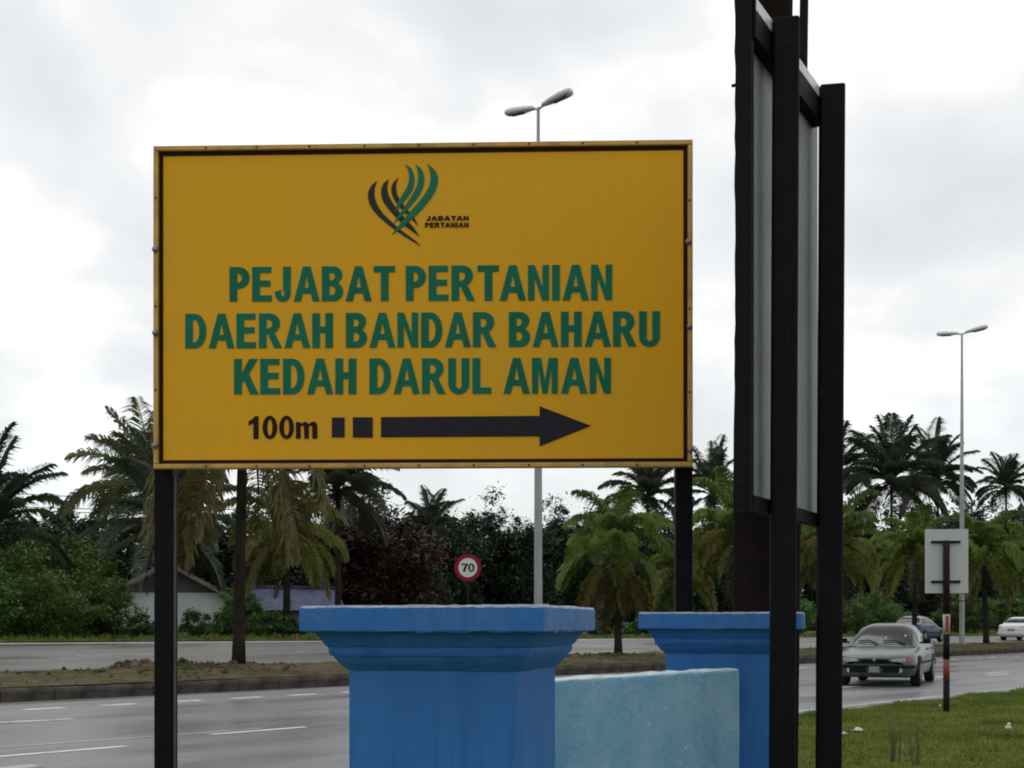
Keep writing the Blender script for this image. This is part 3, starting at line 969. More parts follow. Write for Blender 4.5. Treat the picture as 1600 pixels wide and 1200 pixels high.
def pillar(label, corner, ang, seed):
    s = 0.645
    c = Vector((corner[0], corner[1], 0))
    ax = Vector((math.cos(ang), -math.sin(ang), 0))       # along the front, leftward end is farther
    dp = Vector((math.sin(ang), math.cos(ang), 0))
    ctr = c - ax * (s / 2) + dp * (s / 2)
    t = thing('blue_pillar', label, 'pillar', ctr, -ang, 'blue pillars of the entrance wall')
    h = s / 2
    mb = MB()
    square_loft(mb, [(h - 0.0955, -0.2), (h - 0.0974, 0.4), (h - 0.0974, 0.8), (h - 0.0974, PH - 0.162)], 10, 0.0015, seed)
    mb.build('shaft', M['blue_paint'], t)
    mb = MB()
    pr = [(h - 0.0946, PH - 0.166), (h - 0.0892, PH - 0.160), (h - 0.0783, PH - 0.149), (h - 0.0683, PH - 0.136), (h - 0.0655, PH - 0.129), (h - 0.0601, PH - 0.128),
          (h - 0.0564, PH - 0.118), (h - 0.0555, PH - 0.106), (h - 0.0510, PH - 0.103), (h - 0.0455, PH - 0.094), (h - 0.0364, PH - 0.080), (h - 0.0300, PH - 0.070), (h - 0.0200, PH - 0.0665)]
    square_loft(mb, pr, 12, 0.0012, seed + 5, cap_bot=True)
    mb.build('moulding', M['blue_paint'], t)
    mb = MB()
    square_loft(mb, [(h - 0.0300, PH - 0.068), (h - 0.0020, PH - 0.067), (h + 0.001, PH - 0.063), (h + 0.001, PH - 0.035), (h, PH - 0.006), (h - 0.0040, PH), (h * 0.6, PH + 0.001)],
                22, 0.0022, seed + 9, cap_top=True)
    mb.build('cap', M['blue_worn'], t)
    return t


pillar('nearest blue plastered pillar with moulded cap, in front of the yellow sign', (0.0275 * 3.1, 3.1), R(14), 1)
pillar('blue pillar behind the black posts, at the far end of the pale wall', (1.137, 5.0), R(13.5), 4)

wl = at(868, 1062, 4.02)
wr = at(1155, 1045, 5.02)
wd = Vector((wr.x - wl.x, wr.y - wl.y, 0))
wlen = wd.length
wd.normalize()
ws = Vector((wl.x, wl.y, 0)) - wd * 0.5
wall = tag(link('low_wall', None, None, ws, (0, 0, math.atan2(wd.y, wd.x))), 'low pale blue weathered wall running between the two blue pillars', 'wall')
mb = MB()
nx, nz = 30, 8
rw = random.Random(12)
vs, fs = [], []
LT = wlen + 0.5
rows = [(-0.2, 0), (0.3, 0), (0.6, 0), (0.9, 0), (1.10, 0), (1.152, 0), (1.164, 0.004), (1.166, 0.02), (1.166, 0.085), (1.16, 0.10), (-0.2, 0.10)]
for i in range(nx + 1):
    for (z, y) in rows:
        vs.append((LT * i / nx, y + rw.uniform(-.002, .002), z + (rw.uniform(-.0035, .0035) if z > 1 else 0)))
k = len(rows)
for i in range(nx):
    for j in range(k - 1):
        fs.append((i * k + j, (i + 1) * k + j, (i + 1) * k + j + 1, i * k + j + 1))
fs.append(tuple(range(k)))
fs.append(tuple(nx * k + j for j in range(k - 1, -1, -1)))
mb.add(vs, fs)
mb.build('wall_face', M['wall_paint'], wall, fix=True)

# ------------------------------------------------------------------ the black framed board seen almost edge-on
zA = 4.65
pA = at(1228, 975, zA)
pB = at(1300, 975, zA * 1.124)
bd = Vector((pB.x - pA.x, pB.y - pA.y, 0))
blen = bd.length
bd.normalize()
bn = Vector((-bd.y, bd.x, 0))          # to the far side
bo = thing('notice_board', 'black framed board on two tall black posts, seen from behind almost edge-on', 'board', (pA.x, pA.y, 0), math.atan2(bd.y, bd.x))
lean = -0.0085
top_z = CH + (HY - 35) / F * zA
bot_z = CH + (HY - 783) / F * zA
# local frame: x along the board away from the camera, y to its far (left) side
pr_ = 0.050
for x in (0.0, blen):
    tz = CH + (HY - (33 if x == 0 else 137)) / F * (zA if x == 0 else zA * 1.124)
    mb = MB()
    wp = 0.094 if x == 0 else 0.100
    mb.box((x, 0, (tz - 0.3) / 2), (wp, wp, tz + 0.3), Matrix.Rotation(R(-10) - math.atan2(bd.y, bd.x), 3, 'Z'))
    la = math.atan2(bd.y, bd.x)
    mb.v = [(q[0] - .018 * (1 - q[2] / tz) * math.cos(la), q[1] + .018 * (1 - q[2] / tz) * math.sin(la), q[2]) for q in mb.v]
    pst = mb.build('post', M['black_paint'], bo, fix=True, bevel=0.009)
xn = -0.245                            # nearest edge of the board
yo = 0.075                              # the board hangs on the far side of the posts
mb = MB()
mb.box(((xn + blen + 0.10) / 2 + 0.01, yo + 0.017, (top_z + bot_z - 0.03) / 2), (blen + 0.10 - xn - 0.02, 0.012, top_z - bot_z + 0.03))
mb.build('panel', M['alu'], bo)
MB().box(((xn + blen + 0.05) / 2, yo - 0.011, top_z - 0.068), (blen + 0.05 - xn - 0.04, 0.046, 0.132)).build('top_rail', M['black_paint'], bo)
MB().box(((xn + blen + 0.05) / 2, yo - 0.014, top_z - 0.021), (blen + 0.05 - xn - 0.042, 0.046, 0.045)).build('lit_strip', M['alu_lit'], bo, fix=True, bevel=0.003)  # added pale strip standing in for the brightly lit panel top
MB().box(((xn + blen + 0.05) / 2, yo - 0.008, bot_z - 0.02), (blen + 0.05 - xn - 0.05, 0.036, 0.05)).build('bottom_rail', M['black_paint'], bo)
mb = MB()
zs = frange(bot_z - 0.05, top_z + 0.6, 0.06)
rj = random.Random(5)
for i in range(len(zs) - 1):
    pass
vs, fs = [], []
for z in zs:
    j = rj.uniform(-0.0022, 0.0022)
    for (x, y) in ((xn, yo - 0.022), (xn, yo + 0.036 + j), (xn + 0.035, yo + 0.036 + j), (xn + 0.035, yo - 0.022)):
        vs.append((x, y, z))
for i in range(len(zs) - 1):
    for kk in range(4):
        a, b = i * 4 + kk, i * 4 + (kk + 1) % 4
        fs.append((a, b, b + 4, a + 4))
fs += [(3, 2, 1, 0), tuple(len(vs) - 4 + i for i in range(4))]
mb.add(vs, fs)
mb.build('end_frame', M['black_paint'], bo, fix=True)
MB().tube([(xn + 0.01, yo + 0.03, CH + (HY - 127) / F * zA * .96), (xn + 0.01, yo + 0.05, CH + (HY - 127) / F * zA * .96)], 0.006, 8).build('bolt', M['black_paint'], bo)

# timber utility pole and the thin pipe behind the board
b0, t0 = at(1178, 1215, 5.75), at(1198, -60, 5.75)
pole = thing('utility_pole', 'thick dark timber pole rising behind the far blue pillar', 'pole', (b0.x, b0.y, 0))
d = Vector((t0.x - b0.x, 0, t0.z)) / t0.z
pts = [d * z for z in frange(-0.3, t0.z + 1.5, 0.35)]
MB().tube(pts, [0.117 + 0.0025 * math.sin(i * 2.1) for i in range(len(pts))], 22).build('shaft', M['timber_pole'], pole, True)
b1, t1 = at(1236, 1215, 5.55), at(1257, -40, 5.55)
pipe = thing('thin_pipe', 'thin black pipe standing behind the framed board beside the timber pole', 'pipe', (b1.x, b1.y, 0))
MB().tube([(0, 0, -0.2), ((t1.x - b1.x) * 1.4 / t1.z, 0, 1.4), ((t1.x - b1.x), 0, t1.z), ((t1.x - b1.x) * 1.1, 0, t1.z + 0.6)], 0.019, 12).build('tube', M['black_paint'], pipe, True)


# ------------------------------------------------------------------ street lamps
def lamp(px, v, top_py, label):
    u, Y = uv_of(px, v)
    p = rd(u, v, med_z(u, v) - 0.03)
    H = CH + (HY - top_py) / F * Y - p.z
    t = thing('street_lamp', label, 'street lamp', p, math.atan2(N.y, N.x), 'double street lamps along the median')
    MB().tube([(0, 0, -0.2), (0, 0, 0.05), (0, 0, H * 0.45), (0, 0, H)], [0.135, 0.13, 0.105, 0.045], 14).build('pole', M['galv'], t, True)
    for s_ in (1, -1):
        MB().tube([(0, 0, H - 0.06), (s_ * 0.10, 0, H - 0.02), (s_ * 0.3, 0, H + 0.02)], [0.035, 0.03, 0.03], 8).build('arm', M['galv'], t, True)
        mb = MB()
        n, vs, fs = 12, [], []
        sec = [(0.14, 0.04, 0.03), (0.2, 0.09, 0.08), (0.45, 0.14, 0.12), (0.8, 0.18, 0.15), (1.08, 0.18, 0.15), (1.2, 0.14, 0.12), (1.24, 0.07, 0.05)]
        for (x, w, h) in sec:
            for k in range(n):
                a = 2 * math.pi * k / n
                zz_ = math.sin(a) * h
                if zz_ < 0:
                    zz_ *= 0.55
                vs.append((s_ * x, math.cos(a) * w, H + zz_ + 0.02 + (x - 0.14) * 0.10))
        for i in range(len(sec) - 1):
            for k in range(n):
                a, b = i * n + k, i * n + (k + 1) % n
                fs.append((a, b, b + n, a + n))
        fs += [tuple(range(n)), tuple((len(sec) - 1) * n + k for k in range(n))]
        mb.add(vs, fs)
        hd = mb.build('lamp_head', M['lamp_shell'], t, True, fix=True)
        mb = MB()
        zb = lambda x: H + 0.02 + (x - 0.14) * 0.10
        mb.add([(s_ * 0.5, -0.09, zb(.5) - 0.055), (s_ * 1.12, -0.11, zb(1.12) - 0.062), (s_ * 1.12, 0.11, zb(1.12) - 0.062), (s_ * 0.5, 0.09, zb(.5) - 0.055),
                (s_ * 0.6, -0.05, zb(.6) - 0.10), (s_ * 1.03, -0.06, zb(1.03) - 0.10), (s_ * 1.03, 0.06, zb(1.03) - 0.10), (s_ * 0.6, 0.05, zb(.6) - 0.10)],
               [(0, 1, 5, 4), (1, 2, 6, 5), (2, 3, 7, 6), (3, 0, 4, 7), (4, 5, 6, 7)])
        mb.build('lens', M['lamp_glass'], hd, fix=True)
    return t


lamp(841, 3.0, 168, 'tall double street lamp whose heads show above the yellow sign')
lamp(1503, 3.0, 521, 'tall double street lamp standing right of the black framed board')

# ------------------------------------------------------------------ 70 speed sign and a white marker post
u, Y = uv_of(731, 3.3)
p = rd(u, 3.3, 0)
ss = thing('speed_sign', 'round speed limit sign reading 70 with a red border', 'road sign', p, R(3))
zc = CH + (HY - 887) / F * Y
MB().tube([(0, 0.03, 0), (0, 0.03, zc + 0.3)], 0.035, 10).build('post', M['black_paint'], ss, True)
rr = 21 / F * Y
disc = arc(0, 0, rr, rr * 1.02, 0, 360, 40)[:-1]
MB().prism(disc, [], lambda x, y, d: Vector((x, -0.03 + d, zc + y)), 0.02).build('disc', M['sign_red'], ss)
MB().prism([(x * .70, y * .70) for x, y in disc], [], lambda x, y, d: Vector((x, -0.034 + d, zc + y)), 0.004).build('centre_disc', M['sign_white'], ss)
letters('70', -rr * 0.47, rr * 0.50, lambda x: rr * 0.62, lambda x, y, d: Vector((x, -0.038 + d, zc - rr * 0.31 + y)), 0.004, M['letter_black'], ss, 'digit')
u, Y = uv_of(706, 14.9)
p = rd(u, 16.0, ground_z(u, 16))
mk = thing('marker_post', 'small white marker post standing beyond the near blue pillar', 'post', p, 0)
MB().box((0, 0, 0.5), (0.14, 0.06, 1.3)).build('stake', M['litter'], mk, fix=True, bevel=0.01)
MB().box((0, -0.034, 1.0), (0.10, 0.006, 0.12)).build('reflector', M['tail_red'], mk)

# ------------------------------------------------------------------ back of a road sign, red and white banded post
Yb = CH * F / (1117 - HY)
p = at(1477, 1117, Yb)
bs = thing('road_sign', 'back of a grey road sign on a banded post in the grass', 'road sign', (p.x, p.y, 0), R(-5))
sc_ = Yb / F
zt = lambda py: CH + (HY - py) / F * Yb
xl, xr = -31 * sc_, 35 * sc_
MB().box(((xl + xr) / 2, -0.0, (zt(827) + zt(927)) / 2), (xr - xl, 0.008, zt(827) - zt(927))).build('panel', M['sign_back'], bs, fix=True, bevel=0.002)
for py in (847, 909):
    MB().box((0.002, -0.026, zt(py)), (44 * sc_, 0.03, 0.034)).build('brace', M['trim_black'], bs)
MB().box((0.0, -0.03, zt(939)), (66 * sc_, 0.02, 0.014)).build('lower_bar', M['rust_post'], bs)
w = 0.047
for (a_, b_, m_) in ((845, 960, 'rust_post'), (960, 991, 'white_band'), (991, 1030, 'trim_black'), (1030, 1062, 'red_band'), (1062, 1135, 'trim_black')):
    MB().tube([(0, -0.068, zt(b_)), (0, -0.068, zt(a_))], w * (1.0 if m_ != 'white_band' else 1.08), 14).build('post_band', M[m_], bs, True)
MB().box((-0.002, -0.124, zt(975)), (0.04, 0.008, 25 * sc_)).build('reflector', M['red_band'], bs)


# ------------------------------------------------------------------ cars
def car(label, loc, heading, paint, wagon=0.0, roof=None, group=None, scale=1.0, rear_plate=True):
    """x forward, y to the car's left, origin on the road"""
    t = thing('car', label, 'car', loc, heading, group)
    t.scale = (scale,) * 3
    st = [(2.20, .46, .34, .575), (2.165, .62, .26, .615), (2.08, .735, .22, .65), (1.95, .795, .20, .685), (1.7, .828, .2, .735), (1.35, .842, .2, .792), (.97, .847, .2, .858),
          (.5, .845, .19, .90), (-.3, .845, .19, .915), (-1.1, .845, .19, .93), (-1.5, .84, .2, .945), (-1.85, .82, .22, .945 + .0 * wagon), (-2.08, .77, .25, .925), (-2.17, .69, .3, .86), (-2.2, .58, .38, .72)]
    vs, fs = [], []
    for (x, w_, zb, zt_) in st:
        half = [(0, zb), (w_ * .8, zb), (w_ * .97, zb + .07), (w_ * 1.0, zb + .22), (w_ * 1.0, zb + (zt_ - zb) * .62), (w_ * .975, zb + (zt_ - zb) * .80), (w_ * .93, zt_ - .035), (w_ * .86, zt_ - .008), (w_ * .5, zt_ + .012), (0, zt_ + .022)]
        ring = [(x, y, z) for y, z in half] + [(x, -y, z) for y, z in reversed(half[1:-1])]
        vs += ring
    m = len(ring)
    for i in range(len(st) - 1):
        for k in range(m):
            a, b = i * m + k, i * m + (k + 1) % m
            fs.append((a, b, b + m, a + m))
    fs += [tuple(range(m - 1, -1, -1)), tuple((len(st) - 1) * m + k for k in range(m))]
    mb = MB()
    mb.add(vs, fs)
    mb.build('body', paint, t, True, fix=True)
    # cabin: one smooth shell, the panes lie on it
    wg = .55 * wagon
    hp_ = [(1.08, 0.0), (.95, .085), (.70, .235), (.45, .365), (.25, .437), (.05, .468), (-.3, .485), (-.75 - wg, .475), (-1.05 - wg, .425), (-1.3 - wg * .8, .29), (-1.52 - wg * .5, .12), (-1.66 - wg * .3, 0.0)]

    def hgt(x):
        for (xa_, ha), (xb_, hb) in zip(hp_, hp_[1:]):
            if x >= xb_:
                return ha + (hb - ha) * (xa_ - x) / (xa_ - xb_)
        return 0.0

    def shell(x, th, out=0.0):
        h = max(.002, (hgt(x - .05) + 2 * hgt(x) + hgt(x + .05)) / 4) + out
        w_ = .755 - .05 * max(0, x - .3) - .06 * max(0, -.6 - x) + out
        c_, s__ = math.cos(th), math.sin(th)
        z = h * max(0.0, s__) ** .5
        return Vector((x, w_ * math.copysign(abs(c_) ** .36, c_) * (1 - .27 * (z / .485) ** 1.3), .848 + .035 * max(0, min(1, (1.0 - x) / 1.5)) + z))

    def patch(mb, x0, x1, t0, t1, nx_, nt_, out, xt=None):
        vs_ = []
        for i in range(nx_ + 1):
            for j in range(nt_ + 1):
                k_ = j / nt_
                xa_, xb_ = (x0, x1) if xt is None else (x0 + (xt[0] - x0) * k_, x1 + (xt[1] - x1) * k_)
                vs_.append(shell(xa_ + (xb_ - xa_) * i / nx_, t0 + (t1 - t0) * k_, out))
        m_ = nt_ + 1
        mb.add(vs_, [(i * m_ + j, i * m_ + j + 1, (i + 1) * m_ + j + 1, (i + 1) * m_ + j) for i in range(nx_) for j in range(nt_)])
    mb = MB()
    patch(mb, 1.08, -1.66 - wg * .3, 0, math.pi, 36, 30, 0.0)
    mb.build('cabin', roof or paint, t, True, fix=True)
    mb = MB()
    patch(mb, 1.03, .22, R(41), R(139), 12, 12, .008)
    mb.build('windscreen', M['car_glass'], t, True, fix=True)
    mb = MB()
    patch(mb, -1.10 - wg, -1.50 - wg * .5, R(41), R(139), 8, 12, .007)
    mb.build('rear_window', M['car_glass'], t, True, fix=True)
    for s_ in (1, -1):
        sd_ = (R(3.2), R(37)) if s_ == 1 else (R(176.8), R(143))
        for (x0_, x1_, xt_, nm) in ((.66, -.30, (.40, -.28), 'front_window'), (-.40, -1.22 - wg, (-.37, -1.0 - wg), 'side_window')):
            mb = MB()
            patch(mb, x0_, x1_, sd_[0], sd_[1], 10, 8, .007, xt_)
            mb.build(nm, M['car_glass'], t, True, fix=True)
        # mirror
        mb = MB()
        mb.box((.66, s_ * .905, .965), (.11, .17, .11))
        mb.box((.68, s_ * .80, .93), (.05, .10, .04))
        mb.build('mirror', M['trim_black'], t, fix=True, bevel=.02)
        # side rub strip and sill
        MB().box((-.05, s_ * .846, .50), (2.35, .02, .05)).build('side_strip', M['trim_black'], t)
        for hx in (.0, -.95):
            MB().box((hx - .15, s_ * .845, .78), (.17, .025, .03)).build('door_handle', M['trim_black'], t)
        # head and tail lamps follow the nose
        def lampbox(pts, z0, z1, m_, name, out):
            mb = MB()
            vs_ = []
            for i_, (x, y) in enumerate(pts):
                f_ = (.28, .10, 0.0)[min(i_, 2)] * (z1 - z0) if 'headlight' in name else (0, .06, .25, .3)[min(i_, 3)] * (z1 - z0)
                a_, b_ = z0 + f_ * .6, z1 - f_
                vs_ += [(x, y * s_, a_), (x, y * s_, b_), (x - out, y * s_ * .93, b_), (x - out, y * s_ * .93, a_)]
            fs_ = []
            for i in range(len(pts) - 1):
                for k in range(4):
                    a, b = i * 4 + k, i * 4 + (k + 1) % 4
                    fs_.append((a, b, b + 4, a + 4))
            fs_ += [(0, 1, 2, 3), tuple(len(vs_) - 4 + i for i in range(4))]
            mb.add(vs_, fs_)
            return mb.build(name, m_, t, fix=True)
        lampbox([(2.20, .325), (2.185, .50), (2.13, .665)], .52, .64, M['trim_black'], 'headlight_surround', .06)
        lampbox([(2.212, .345), (2.197, .50), (2.145, .65)], .535, .63, M['headlamp'], 'headlight', .08)
        lampbox([(2.13, .665), (2.075, .745), (2.02, .78)], .54, .63, M['amber'], 'indicator', .06)
        lampbox([(-2.175, .40), (-2.185, .60), (-2.14, .73), (-2.05, .79)], .68, .83, M['tail_red'], 'tail_light', -.08)
        MB().tube([(2.20, s_ * .52, .36), (2.19, s_ * .52, .36)], .055, 12).build('fog_lamp', M['headlamp'], t)
        for x in (1.33, -1.25):
            # dark arch with the wheel in it
            n = 16
            ar = [(x + .365 * math.cos(math.pi * k / n), .30 + .365 * math.sin(math.pi * k / n)) for k in range(n + 1)] + [(x - .365, .19), (x + .365, .19)]
            MB().prism(ar, [], lambda a_, b_, d_, s_=s_: Vector((a_, s_ * (.852 - d_), b_)), .25).build('wheel_arch', M['trim_black'], t)
            wh = MB().tube([(x, s_ * .66, .295), (x, s_ * .685, .295), (x, s_ * .84, .295), (x, s_ * .862, .295)], [.27, .295, .295, .265], 24).build('wheel', M['tyre'], t, False)
            rim = MB()
            rim.tube([(x, s_ * .855, .295), (x, s_ * .868, .295)], [.20, .19], 20)
            for k in range(6):
                a_ = k * math.pi / 3
                rim.box((x + .1 * math.cos(a_), s_ * .868, .295 + .1 * math.sin(a_)), (.16, .012, .035), Matrix.Rotation(-a_, 3, 'Y'))
            rim.build('rim', M['rim_metal'], wh, fix=True)
    # grille, bumper opening, plates, wipers
    MB().box((2.2, .165, .57), (.04, .25, .055)).build('grille', M['trim_black'], t, fix=True, bevel=.012)
    MB().box((2.2, -.165, .57), (.04, .25, .055)).build('grille', M['trim_black'], t, fix=True, bevel=.012)
    mb = MB()
    mb.prism([(2.225, -.50), (2.175, -.68), (2.08, -.79), (1.9, -.83), (1.9, .83), (2.08, .79), (2.175, .68), (2.225, .50)], [], lambda x, y, d_: Vector((x, y, .46 - d_)), .055)
    mb.build('bumper_strip', M['trim_black'], t, fix=True)
    for s_ in (1, -1):
        MB().box((2.19, s_ * .34, .36), (.05, .36, .10)).build('air_intake', M['trim_black'], t, fix=True, bevel=.015)
    MB().box((2.215, 0, .375), (.03, .22, .13)).build('number_plate', M['plate'], t, fix=True, bevel=.006)
    MB().box((2.205, 0, .585), (.03, .06, .06), Matrix.Rotation(R(45), 3, 'X')).build('badge', M['rim_metal'], t)
    if rear_plate:
        MB().box((-2.2, 0, .62), (.03, .4, .12)).build('number_plate', M['plate'], t)
        mb = MB()
        mb.prism([(-2.235, -.55), (-2.19, -.72), (-2.05, -.82), (-1.9, -.84), (-1.9, .84), (-2.05, .82), (-2.19, .72), (-2.235, .55)], [], lambda x, y, d_: Vector((x, y, .52 - d_)), .13)
        mb.build('rear_bumper', paint, t, fix=True)
    for (y, x_, w_) in ((.46, .72, .035), (.05, .80, .022)):
        q = shell(x_, math.acos(max(-1, min(1, (y / .66) ** 2.8))) if y > 0 else R(90), .012)
        MB().box((q.x, y, q.z), (.06, w_, .008), Matrix.Rotation(R(32), 3, 'Y')).build('screen_sticker', M['litter'], t)
    for y0, y1 in ((.5, .02), (-.08, -.52)):
        MB().tube([(1.05, y0, .90), (.93, (y0 + y1) / 2, .985), (.96, y1, .965)], .012, 6).build('wiper', M['trim_black'], t)
    # front axle and sump seen under the nose
    MB().box((1.3, 0, .24), (.5, 1.2, .12)).build('underbody', M['trim_black'], t)
    return t


hd = R(24)
front = at(1366, 1073, 27.2)
fwd = Vector((-math.sin(hd), -math.cos(hd), 0))
ctr = Vector((front.x, front.y, 0)) - fwd * 2.19
car('silver green saloon car driving towards the camera with amber indicators', (ctr.x, ctr.y, 0.0), math.atan2(fwd.y, fwd.x), M['car_silver'])
u, Y = uv_of(1433, 9.0)
p = rd(u, 9.0, ground_z(u, 9.0))
car('dark blue car behind the silver car on the far carriageway', p, TANG + R(4), M['car_blue'], 0.0, roof=M['car_roof_sheen'], scale=1.08)
u, Y = uv_of(1601, 8.2)
p = rd(u, 8.2, ground_z(u, 8.2))
car('white car at the right edge on the far carriageway', p, TANG, M['car_white'], 0.5, scale=1.12)

# ------------------------------------------------------------------ house, blue shed, cables
uH, YH = uv_of(262, 32)
hp = rd(uH, 32, ground_z(uH, 32) - 0.1)
s0 = YH / F
house = thing('house', 'low white house with a dark gabled roof behind the bushes', 'house', hp, R(13))
hw = 88 * s0
eave = CH + (HY - 926) * s0 - hp.z
apex = CH + (HY - 878) * s0 - hp.z
MB().box((0, 3.0, eave / 2 - .2), (hw * 2, 6.0, eave + .4)).build('wall', M['white_wall'], house)
mb = MB()
mb.prism([(-hw, eave + .005), (hw, eave + .005), (0, apex - .08)], [], lambda x, y, d_: Vector((x, -.02 + d_, y)), 6.02)
mb.build('gable', M['gable_board'], house)
ov = 1.22
for s_ in (-1, 1):
    mb = MB()
    sl = (apex - eave) / hw
    a_ = Vector((0, -.6, apex))
    b_ = Vector((s_ * hw * ov, -.6, apex - sl * hw * ov))
    vs = [a_, b_, b_ + Vector((0, 7.2, 0)), a_ + Vector((0, 7.2, 0))]
    mb.add(vs + [p_ + Vector((0, 0, -.12)) for p_ in vs], [(0, 1, 2, 3), (7, 6, 5, 4), (0, 4, 5, 1), (1, 5, 6, 2), (2, 6, 7, 3), (3, 7, 4, 0)])
    rf = mb.build('roof_slope', M['roof_dark'], house, fix=True)
    mb = MB()
    o1, o2 = Vector((0, -.03, .02)), Vector((0, -.03, -.2))
    e_ = Vector((0, -.05, 0))
    mb.add([a_ + o1, b_ + o1, b_ + o2, a_ + o2, a_ + o1 + e_, b_ + o1 + e_, b_ + o2 + e_, a_ + o2 + e_],
           [(0, 1, 2, 3), (4, 5, 6, 7), (0, 1, 5, 4), (1, 2, 6, 5), (2, 3, 7, 6), (3, 0, 4, 7)])
    mb.build('fascia_board', M['fascia'], rf, fix=True)

uS, YS = uv_of(470, 27)
p = rd(uS, 27, ground_z(uS, 27))
s0 = YS / F
shed = thing('shed', 'low blue grey metal shed between the bushes and the near blue pillar', 'shed', p, R(24))
hw = 74 * s0
zt_ = CH + (HY - 917) * s0 - p.z
zm = CH + (HY - 952) * s0 - p.z
MB().box((0, 1.7, zm / 2 - .13), (hw * 1.84, 2.7, zm + .14)).build('wall', M['gable_board'], shed)
mb = MB()
mb.prism([(0.3, zm - .06), (3.1, zm - .06), (1.7, zt_ - .06)], [], lambda x, y, d_: Vector((-hw * .94 + d_, x, y)), hw * 1.88)
mb.build('gable', M['gable_board'], shed, fix=True)
for sd_ in (0, 1):
    for k in range(7):
        mb = MB()
        vs, fs = [], []
        for i in range(11):
            x = -hw + (k + i / 10) * hw * 2 / 7
            z = .03 * (1 if i % 2 else -1) + (.015 if k % 2 else 0)
            for j in (0, -.008):
                vs += [(x, .05 if sd_ == 0 else 3.35, zm - .06 + z + j), (x, 1.7, zt_ + z + j)]
        for i in range(10):
            o_ = 4 * i
            fs += [(o_, o_ + 4, o_ + 5, o_ + 1), (o_ + 2, o_ + 3, o_ + 7, o_ + 6)]
        mb.add(vs, fs)
        mb.build('roof_sheet', M['blue_sheet'], shed)
MB().box((0, 1.7, zt_ + .05), (hw * 2.02, .3, .05)).build('ridge_cap', M['blue_sheet'], shed)

for k, (ya, yb, yc) in enumerate(((771, 779, 783), (791, 796, 798), (797, 802, 805))):
    pts = [at(-60, ya - 4, 74), at(60, ya + 2, 72), at(170, yb, 70), at(300, yc, 68), at(420, yc - 4, 66)]
    c_ = MB().tube(pts, 0.022, 6).build('power_cable', M['cable'])
    tag(c_, ('uppermost power cable crossing the pale sky left of the yellow sign', 'middle power cable crossing the pale sky left of the yellow sign',
             'lowest power cable crossing the pale sky left of the yellow sign')[k], 'cable', 'power cables left of the sign')


# ------------------------------------------------------------------ palms
def frond_mesh(name, m, L, e0, e1, nl=34, leaf=0.7, wid=0.035, hang=0.6, plume=0.0, seed=0, curve=1.3, stalk=0.18):
    rnd = random.Random(seed)
    n = 16
    pts, dirs = [], []
    p_ = Vector((0, 0, 0))
    for i in range(n + 1):
        t = i / n
        a_ = R(e0 + (e1 - e0) * t ** curve)
        d_ = Vector((math.cos(a_), 0, math.sin(a_)))
        pts.append(p_.copy())
        dirs.append(d_)
        p_ = p_ + d_ * (L / n)
    mb = MB()
    mb.tube(pts, [0.035 * (1 - 0.85 * i / n) * (L / 3) + .004 for i in range(n + 1)], 4, False)
    vs, fs = [], []
    for j in range(nl):
        t = stalk + (1 - stalk) * (j + .5) / nl
        f_ = t * n
        i = min(int(f_), n - 1)
        q = pts[i].lerp(pts[i + 1], f_ - i)
        d_ = dirs[i]
        up = Vector((-d_.z, 0, d_.x))
        prof_ = (math.sin(math.pi * min(1, (.12 + .86 * (t - stalk) / (1 - stalk)))) ** .55)
        for s_ in (-1, 1):
            for rep in range(2 if plume else 1):
                ll = leaf * prof_ * rnd.uniform(.8, 1.15)
                side = Vector((0, s_, 0))
                el = rnd.uniform(.05, .3) + (plume * rnd.uniform(-1, 1.2) if plume else 0)
                d1 = (d_ * (.3 + .45 * t) + side * .9 + up * el).normalized()
                d2 = (d1 + Vector((0, 0, -hang * rnd.uniform(.7, 1.4)))).normalized()
                w_ = wid * rnd.uniform(.8, 1.2)
                wv = d1.cross(side + up * .3)
                if wv.length < 1e-3:
                    wv = up
                wv = wv.normalized() * w_
                a0 = q + d1 * 0.0
                a1 = q + d1 * ll * .5
                a2 = a1 + d2 * ll * .5
                o_ = len(vs)
                vs += [a0 - wv * .5, a0 + wv * .5, a1 + wv, a1 - wv, a2]
                fs += [(o_, o_ + 1, o_ + 2, o_ + 3), (o_ + 3, o_ + 2, o_ + 4)]
    mb.add(vs, fs)
    return mb.mesh(name, m)


def classes(tag_, m, L, leaf, wid, hang, plume, spec, nl):
    return [[frond_mesh('frond', m, L * rng.uniform(.93, 1.07), e0, e1, nl, leaf, wid, hang, plume, 31 * i + v + ord(tag_) % 7, cv) for v in range(2)] for i, (e0, e1, cv) in enumerate(spec)]


COCO_SPEC = [(82, 48, 1.5), (62, 5, 1.4), (42, -30, 1.3), (20, -55, 1.2), (-8, -75, 1.0)]
FOX_SPEC = [(80, -5, 1.5), (62, -52, 1.1), (40, -76, .9), (10, -84, .7)]
CO_D = classes('a', M['coco'], 3.7, 1.0, .045, .75, .12, COCO_SPEC, 40)
CO_B = classes('b', M['coco_bright'], 3.7, 1.1, .034, 1.0, .3, COCO_SPEC, 34)
FX_G = classes('c', M['foxtail'], 2.35, .55, .028, 1.1, .6, FOX_SPEC, 56)
FX_Y = classes('d', M['foxtail_yellow'], 2.5, .55, .028, 1.4, .55, FOX_SPEC, 56)
FX_D = classes('e', M['foxtail_dead'], 2.5, .5, .026, 1.6, .55, [(15, -88, .5), (-25, -89, .6)], 36)

FX_B = classes('g', M['foxtail_brown'], 2.3, .5, .026, 1.6, .55, [(5, -88, .45), (-20, -89, .5)], 56)


